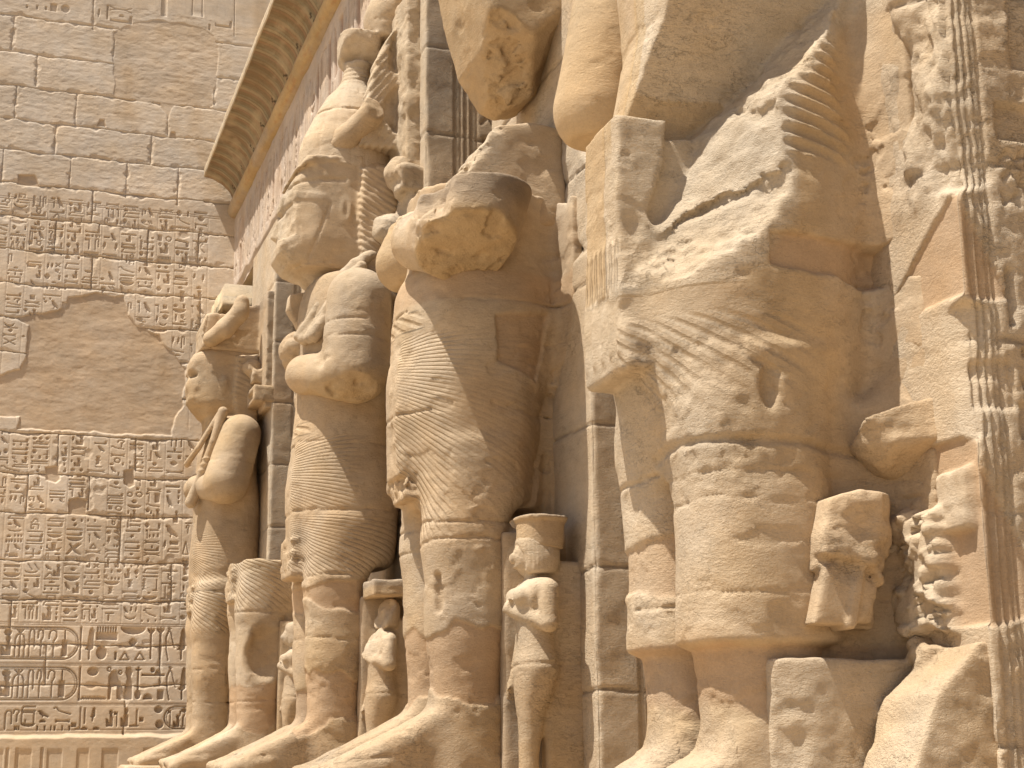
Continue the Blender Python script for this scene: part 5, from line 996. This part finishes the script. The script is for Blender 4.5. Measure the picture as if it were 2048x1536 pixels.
# ---- nearest statue: torso sheared away, kilt and legs, smooth repairs
def statue_near(k=1):
    root = thing('osiride_statue', 'nearest and largest pillar statue, its torso sheared off in rough sloping breaks above the kilt', 'statue', (XP-.5, YK[k-1]+PW/2, -.22), 'colossal statues along the pillars')
    T = [(4.2, .45, 0, .50, .60), (3.6, .47, 0, .49, .54), (3.2, .47, 0, .475, .51), (2.95, .48, 0, .50, .53), (2.65, .50, 0, .545, .57), (2.25, .52, 0, .565, .59), (1.92, .525, 0, .54, .57), (1.6, .53, 0, .51, .54), (1.35, .52, 0, .46, .50), (1.1, .48, 0, .40, .47)]
    L2 = [(1.6, .56, .27, .34, .29), (1.3, .62, .27, .33, .29), (1.0, .60, .27, .32, .29), (.7, .59, .27, .325, .29), (.40, .59, .27, .33, .285), (.36, .60, .27, .25, .235), (.1, .60, .27, .235, .22), (-.65, .62, .27, .25, .22)]
    def cover(P):      # stone shell above, recessed repair below
        return .012*sstep(-.02, .02, P[2]-.40+fbm(*P, 3, 3)*.10)
    def body(P):
        u, v, z = P
        lo = None
        for s in (1, -1):
            t = [(r[0], r[1], s*r[2], r[3], r[4]) for r in L2]
            e = smin(loft(P, t, .03, 2.5), foot(P, s*.27, -.48, .58, 1.58, .27, .235)+fbm(u*.35, v*1.2, z+u*.45, 9, 4, seed=304)*.016, .06); lo = e if lo is None else smin(lo, e, .02)
        tor = loft(P, T, .05, 2.35)
        nz = fbm(u*1.0, v*.7, z*1.6, 4, 5, seed=200); nz2 = fbm(u+z*.7, v, z-u*.7, 14, 3, seed=203)
        q = z-(2.70-.60*u)+nz*.16+nz2*.03
        off = np.where(q < 0, .07*(1-np.clip(-q/.36, 0, 1)**1.3), 0)
        sh = np.interp(z, [2.0, 2.4, 2.73, 3.0], [.9, .6, .28, .40]).astype(f32)
        E = np.interp(u+sh*(v-.1), [-.5, .29, .72, .86, 1.06, 1.2], [4.1, 3.2, 2.65, 2.32, 2.08, 1.96]).astype(f32)
        pl = (z-E)*.62+nz*.035+nz2*.012+chip(P, 202, .008, 9, .0)+off*.6
        floor = 1.90+.10*(.85-u)-z+nz*.03
        cutr = np.maximum(np.maximum(-pl, .05+.42*np.maximum(z-2.70, 0)-v+nz*.012), floor)
        tor = smax(tor, -cutr, .012)
        # plaster hollow in the middle and the strip left in front
        strip = slab(P, [(1.0, 1.60), (1.125, 1.60), (1.135, 2.3), (1.12, 2.69), (.88, 2.70), (.90, 2.50), (.98, 2.30), (1.03, 2.05)], -.02, .20, .025)+nz*.014
        d = smin(tor, lo, .06)
        d = smin(d, strip, .015)
        ap = apron(P, 2.2, 1.60, .20, 1.085)
        d = smin(d, ap, .06)
        d = smin(d, uraei(P, 1.56, 1.115)+nz*.02, .015)
        # ribs on the apron
        d = smin(d, box(P, (.12, 0, .25), (.24, .42, 1.15), .05), .06)
        d = smin(d, box(P, (-.10, 0, 1.9), (.10, .72, 2.2), .02), .22)
        d = smin(d, slab(P, [(1.02, 2.05), (.98, 2.35), (.90, 2.62), (.66, 2.66), (.80, 2.30)], -.02, .15, .03)+nz*.01, .03)
        fr = np.arctan2(v, u-.45)
        # deep hip pleats on the flank, fine fan below
        hp = sstep(.95, 1.05, fr)*(v > 0)*sstep(-.015, -.05, pl)
        ridge = np.sin((z+.10*(fr-.9)-.06*np.maximum(z-2.7, 0))*2*np.pi/.068+fbm(u, v, z, 3, 2)*1.2)
        d = d+np.where(ridge > 0, ridge*.45, ridge)*.017*hp*sstep(2.40, 2.46, z)*sstep(3.10, 3.02, z)*sstep(.14, .24, u+fbm(u, v, z, 5, 2)*.06)
        bnd = band(1.93, 2.09, 205, .03)(P)*(u < .62)*(v > .1)
        d = d+.03*bnd+.016*band(.62, .86, 206, .05)(P)*(v < .0)+.018*sstep(.0, .02, .41-z+fbm(u, v, 0*z, 3, 4, seed=9)*.06)*(z > .0)*0
        d = d+sstep(.40, .30, np.hypot((u-.86), (z-1.30)))*chip(P, 207, .004, 16, .0)*(v > .05)
        d = smax(d, -ell(P, (.64, .575, 1.41), (.045, .06, .10)), .02)
        lip = sstep(.03, .0, np.abs(z-1.20-fbm(u, v, 0*z, 1.5, 3, seed=210)*.05))
        d = d+.020*lip*(v > 0)
        rep = sstep(.02, -.02, ell(P, (.46, .62, .22), (.13, .16, .075))); d = d-.014*rep
        return d+weather(P, 1)+cracks(P, (1.05, .98, .60), 211, .007, .005)*(v > 0)+cracks(P, (1.12, .56), 215, .014)*(v < 0)
    def brk(P):
        u, v, z = P; q = (z-np.interp(u+np.interp(z, [2.0, 2.4, 2.73, 3.0], [.9, .6, .28, .40])*(v-.1), [-.5, .29, .72, .86, 1.06, 1.2], [4.1, 3.2, 2.65, 2.32, 2.08, 1.96]))*.62; return sstep(-.12, -.05, q)*(v > .04)*(z > 1.85)
    def col(P):
        u, v, z = P
        low = lambda P: sstep(.0, .02, .41-P[2]+fbm(P[0], P[1], 0*P[2], 3, 4, seed=9)*.06)*sstep(.02, .08, P[2]-.02-.10*sstep(.6, .9, P[0]))
        c = stonecol(P, 1, (low, lambda P: band(1.93, 2.09, 205, .03)(P)*(P[0] < .62)*(P[1] > .1), lambda P: band(.62, .86, 206, .05)(P)*(P[1] < 0)), .25)
        c = mixc(c, C_PALE, brk(P)*.9); c = mixc(c, C_PALE, sstep(.75, .95, u)*sstep(.40, .5, z)*.55*(z < 1.9))
        c = mixc(c, C_GOLD, sstep(2.5, 2.6, z)*(np.abs(v-.06) < .05)*.6)
        return mixc(c, (.34, .25, .15), sstep(.15, .5, fbm(u*2, v*2, z*.5, 2.5, 4, seed=219))*.45*sstep(.9, .4, u)*(z < 1.9))
    def pit(P):
        u, v, z = P
        p = .5+.75*brk(P)+.7*sstep(.55, .8, u)*sstep(.42, .5, z)*sstep(1.9, 1.5, z)+.6*sstep(.30, .2, z)*(u > .8)
        return p-.3*band(1.93, 2.09, 205, .03)(P)
    sdf_part('body', body, col, (-.08, -.95, -.52), (1.66, .95, 3.75), .0125, root, k, pit, phase=lambda P: pick(P, (pleats(P, 2.15, -.35, 105, .008), sstep(1.76, 1.70, P[2])*sstep(1.30, 1.5, P[2])*sstep(1.9, 1.2, np.arctan2(P[1], P[0]-.45))), ((P[1]*110, np.full(len(P[0]), .012)), sstep(.96, 1.0, P[0])*sstep(1.88, 1.92, P[2])*sstep(2.14, 2.10, P[2]))))
    def farm(P):
        u, v, z = P
        d = cap(P, (.62, -.66, 4.1), (.84, -.70, 3.10), .26, .235)
        d = smax(d, plane(P, (.86, -.7, 2.93), (.02, -.05, -1)), .015)
        return d+weather(P, 41, .7)
    sdf_part('arm', farm, lambda P: mixc(stonecol(P, 41, (), .1), C_GOLD, np.full(len(P[0]), .5)), (.2, -1.1, 2.8), (1.3, -.3, 4.0), .0135, root, k, lambda P: np.full(len(P[0]), .35))
    base_slab(root, k, -.48)
statue_near()

# ---- the nearest pillar: eroded corner, carved shaded side
def fr1(T, Z, d, c, p, m):
    n = fbm(T, Z, 0*Z, 4, 5, seed=230)
    mor = m*np.maximum(sstep(.0, .02, np.minimum(Z-1.72, 2.20-Z-.70*T)+n*.035)*sstep(.62, .58, T), sstep(.0, .02, np.minimum(Z-.42, 1.16-Z)+n*.03))
    mor = np.maximum(mor, m*sstep(.0, .02, np.minimum(Z-.86, 1.17-Z)+n*.02)*sstep(1.2, 1.1, T))
    rough = m*sstep(.0, .05, np.minimum(np.minimum(Z-.40, .93-Z), np.minimum(T-.18, .62-T))+n*.10)
    blk = m*sstep(-.01, .01, np.minimum(np.minimum(Z-.80, 1.04-Z), np.minimum(T-.05, .26-T))+n*.03)
    d = d+mor*.016*(1-rough)*(1-blk)-rough*(.035+n*.05+.035*sstep(-.1, -.07, fbm(T, Z*1.6, 0*Z, 9, 4, seed=231))+.02*sstep(.1, .13, fbm(T, Z*1.6, 0*Z, 14, 4, seed=232)))-blk*(.03+n*.03)
    bul = m*sstep(2.1, 2.25, Z)*sstep(.55, .25, T)
    d = d-bul*(fbm(T*1.5, Z, 0*Z, 4.5, 4, seed=233)*.10)
    c = mixc(c, C_MORTAR, mor*(1-rough)*(1-blk)); c = mixc(c, C_PALE, np.maximum(rough, blk)*.6)
    c = mixc(c, C_PALE, m*sstep(1.16, 1.2, Z)*sstep(1.72, 1.66, Z)*.6)
    # polished shaded strip beside the statue
    p = np.where(m, np.where(mor > .5, .35, 1.3), p)
    return d, c, p
def sd1(S, Z, d, c, p, m):
    n = fbm(S*2, Z, 0*Z, 3, 4, seed=236)
    mor = m*np.maximum(sstep(.0, .02, np.minimum(Z-(.40+.3*S), 1.0-2.0*S-Z+.10)+n*.03)*sstep(.5, .3, S), sstep(.0, .02, np.minimum(Z-1.72, 2.2-Z-2.1*S)+n*.03))
    return d+mor*.014+(1-mor)*m*(fbm(S, Z, 0*Z, 18, 3, seed=239)*.010+sstep(.1, .13, fbm(S, Z, 0*Z, 7, 4, seed=238))*.006), mixc(c, C_MORTAR, mor*.9), np.where(m, 1.2-.7*mor, p)
def co1(Z, w):
    n = fbm(0*Z, 0*Z, Z, 3.5, 4, seed=240)
    big = .15+.09*n
    r = sstep(2.14, 2.22, Z)*big+sstep(1.12, 1.18, Z)*sstep(1.74, 1.68, Z)*(.12+.05*n)
    return np.maximum(r, .008)
SG1 = [('h', .225, 2.42, .6, 2.58), ('n', .235, 2.32, .8, 2.37), ('n', .24, 2.24, .8, 2.29), ('r', .23, 2.12, .30, 2.2), ('b', .30, 2.0, .8, 2.26), ("'", .205, 1.62, .235, 1.86), ('-', .26, 1.50, .7, 1.53), ('-', .25, 1.36, .7, 1.40), ("'", .22, 1.16, .29, 1.30), ('i', .17, 1.16, .2, 1.5), ('h', .33, 2.75, .9, 3.4), ('S', .4, .1, .8, .7)]
pillar(1, .0125, 'nearest square pillar with a lumpy eroded corner and deep signs in its shaded side', front=fr1, side=sd1, signs=[s for s in SG1], corner=co1)

# ---- small queens standing beside the legs
def queen(k, label, dz=0.0, crown=True, broken=False, h=.0115, top=1.42):
    yc = YK[k-1]+PW/2
    root = thing('queen_statue', label, 'statue', (XP-.3, yc-.71, -.22+dz), 'small queens beside the legs of the colossi')
    def body(P):
        u, v, z = P[0], P[1]-.71, P[2]-dz; Q = [u, v, z]
        d = loft(Q, [(1.03, .27, 0, .09, .17), (.97, .285, 0, .12, .205), (.87, .30, 0, .135, .17), (.72, .295, 0, .115, .135), (.60, .29, 0, .12, .145), (.48, .29, 0, .14, .175), (.34, .305, 0, .125, .14), (.15, .33, 0, .082, .088), (-.12, .345, 0, .062, .062), (-.60, .35, 0, .065, .065)], .05, 2.2)
        d = smin(d, box(Q, (.10, -.02, .4), (.14, .07, .75), .04), .05)
        d = smin(d, cap(Q, (.29, 0, 1.0), (.31, 0, 1.12), .06, .06), .03)
        if not broken:
            d = smin(d, ell(Q, (.335, -.01, 1.165), (.10, .09, .115)), .015)
            d = smin(d, ell(Q, (.44, -.01, 1.155), (.022, .022, .035)), .015)
            d = smin(d, ell(Q, (.42, -.01, 1.105), (.022, .03, .012)), .01)
            for s in (1, -1): d = smax(d, -ell(Q, (.432, s*.045-.01, 1.185), (.02, .026, .010)), .012)
        wig = loft(Q, [(1.06, .27, .0, .115, .135), (1.15, .27, 0, .135, .15), (1.24, .275, 0, .14, .145), (1.31, .28, 0, .11, .12), (1.335, .28, 0, .05, .06)], .03)
        wig = smax(wig, -ell(Q, (.42, -.01, 1.14), (.11, .088, .115)), .015)
        wig = wig+np.sin(np.arctan2(v, u-.27)*34)*.0025
        d = smin(d, wig, .012)
        # near arm bent to the breast, far arm hanging
        d = smin(d, tube(Q, [(.265, .18, .95), (.275, .205, .74), (.43, -.02, .83)], [.066, .058, .045], .02), .015)
        d = smin(d, ell(Q, (.44, -.04, .845), (.05, .055, .045)), .01)
        for i in range(4): d = smin(d, cap(Q, (.462, -.075+.024*i, .875), (.478, -.085+.024*i, .83), .011, .009), .006)
        d = smin(d, cap(Q, (.44, .0, .875), (.47, .02, .90), .012, .010), .006)
        for s in (1, -1): d = smin(d, ell(Q, (.40, s*.075, .915), (.06, .062, .062)), .015)
        d = smin(d, tube(Q, [(.27, -.19, .95), (.31, -.215, .66), (.36, -.20, .42)], [.06, .05, .042], .02), .015)
        d = smin(d, ell(Q, (.375, -.20, .37), (.045, .035, .055)), .01)
        for i in range(4): d = smin(d, cap(Q, (.345+.022*i, -.20, .34), (.35+.022*i, -.20, .275+.006*abs(i-1.5)), .012, .009), .005)
        d = smin(d, cap(Q, (.40, -.185, .385), (.425, -.17, .34), .012, .01), .005)
        d = d+.008*sstep(.012, .004, np.abs(z-.485-.01*np.sin(v*9)))
        if broken:
            nz = fbm(u, v, z, 8, 4, seed=250)*.05
            d = smax(d, plane(Q, (.36, .04, .95), (.85, .25, .35))+nz, .012)
            d = smax(d, -(ell(Q, (.40, -.02, 1.13), (.13, .11, .12))+nz), .02)
        return d+weather(P, 44+k, .55)
    col = lambda P: mixc(stonecol(P, 44+k, (), .1), C_PALE, sstep(.5, 1.0, P[2])*.5)
    sdf_part('body', body, col, (-.05, .38, -.42+dz), (.62, 1.02, 1.40+dz), h, root, k, lambda P: np.full(len(P[0]), .85))
    def slabf(P):
        d = box(P, (.17, .455, .46+dz), (.27, .055, .90), .02); return d+weather(P, 46+k, .6)
    sdf_part('back_slab', slabf, lambda P: stonecol(P, 46+k, (), .3), (-.06, .33, -.47+dz), (.50, .57, 1.45+dz), h*1.6, root, k)
    if crown:
        def cr(P):
            Q = [P[0], P[1]-.71, P[2]-dz]
            if broken: d = box(Q, (.22, 0, 1.40), (.20, .20, .075), .015)+fbm(*P, 7, 3)*.015
            else: d = smin(loft(Q, [(1.22, .255, 0, .145, .15), (1.40, .25, 0, .155, .165)], .01), loft(Q, [(1.395, .25, 0, .165, .175), (1.43, .25, 0, .175, .185)], .012), .01)
            return d+weather(P, 48+k, .5)
        sdf_part('crown', cr, lambda P: mixc(stonecol(P, 48+k, (), .3), C_GREY, sstep(1.40, 1.43, P[2]-dz)*.7), (-.05, .4, 1.1+dz), (.55, 1.05, 1.55+dz), h, root, k)
queen(2, 'small stone queen with drum crown, hand on her breast, beside the cut off statue')
queen(3, 'small broken stone queen with smashed chest under a flat block', dz=-.05, broken=True, h=.015)
queen(4, 'small stone queen with a round wig and no crown, beside the stump of legs', dz=.04, crown=False, h=.017)

# ---- what is left of the queen beside the nearest statue
def queen_remains(k=1):
    root = thing('queen_statue', 'shattered remains of a queen on a rough base block beside the nearest statue', 'statue', (XP-.3, YK[0]+.3, -.22), 'small queens beside the legs of the colossi')
    G = lambda P: mixc(stonecol(P, 60, (), .15), C_PALE, sstep(.1, .3, P[0])*.5)
    def top(P):
        u, v, z = P; n = fbm(u, v, z, 6, 4, seed=260)*.05
        t = 1.36-.13*sstep(.34, .0, np.abs(v-.42))+n*.6
        d = smax(box(P, (.16, .52, 1.15), (.34, .36, .30), .04), plane(P, (.45, .45, 1.2), (.585, .81, 0))+n*.5, .03)
        d = smax(d, z-t, .02); d = smax(d, plane(P, (.20, .5, 1.22), (.80, .0, -.60))*1.0+n*.7, .03); d = smax(d, 1.17-z+.12*(u)+n*.5-.10*sstep(.30, .0, np.abs(v-.45)), .03)
        return d+n*.25
    sdf_part('slab_fragment', top, G, (-.05, .05, .95), (.45, 1.0, 1.5), .0115, root, k, lambda P: .6+.7*sstep(1.22, 1.28, P[2]))
    def skirt(P):
        u, v, z = P; n = fbm(u, v, z*1.4, 6, 4, seed=264)
        up = slab(P, [(-.05, .99), (.30, .99), (.44, .95), (.49, .80), (.50, .66), (.36, .60), (-.05, .62)], .50, .22, .03)
        up = smax(up, plane(P, (.4, .635, .95), (.06, .98, .16))+n*.03, .02)
        up = smax(up, plane(P, (.30, .6, .64), (.25, .35, -.9))+n*.06, .015)
        up = smax(up, plane(P, (.24, .70, .8), (-.80, .55, -.12))+n*.06, .02)
        lo = slab(P, [(-.05, .70), (.46, .70), (.535, .45), (-.05, .44)], .46, .17, .02)
        lo = lo-.016*sstep(.028, .018, np.abs(u-.36+.25*(z-.5)))*(v > .5)+.012*sstep(.02, .05, .36-u-.25*(z-.5))*(v > .5)
        lo = smax(lo, plane(P, (.27, .62, .55), (-.80, .55, -.15))+n*.05, .02)
        d = smin(up, lo, .015)
        rough = sstep(.74, .70, z)*sstep(.60, .66, z)
        return d+rough*chip(P, 266, .008, 14, .0)+n*.008
    sdf_part('skirt_fragment', skirt, lambda P: stonecol(P, 61, (), .5), (-.08, .35, .35), (.75, .95, 1.08), .0105, root, k, lambda P: .5+.9*sstep(.60, .66, P[2])*sstep(.86, .76, P[2]))
    def basef(P):
        u, v, z = P; n = fbm(u, v, z, 4.5, 5, seed=268)
        d = slab(P, [(-.05, .37), (.04, .36), (.12, .27), (.24, .17), (.30, .02), (.36, -.12), (.46, -.80), (-.05, -.80)], .80, .18, .02)+n*.022
        e = box(P, (.24, .46, -.10), (.44, .13, .42), .02)
        e = smax(e, plane(P, (.52, .59, .2), (.35, .9, .05))+n*.05, .02)
        d = smin(d, e+n*.008, .03)
        hump = ell(P, (.04, .72, .36), (.13, .15, .10)); d = smin(d, hump+n*.3, .03)
        return d+fbm(u, v, z, 16, 3, seed=270)*.006
    sdf_part('base_block', basef, lambda P: mixc(stonecol(P, 62, (), .15), C_PALE, sstep(.05, .3, P[0])*.5), (-.08, .25, -.62), (.80, 1.05, .65), .012, root, k, lambda P: np.full(len(P[0]), 1.2))
queen_remains()
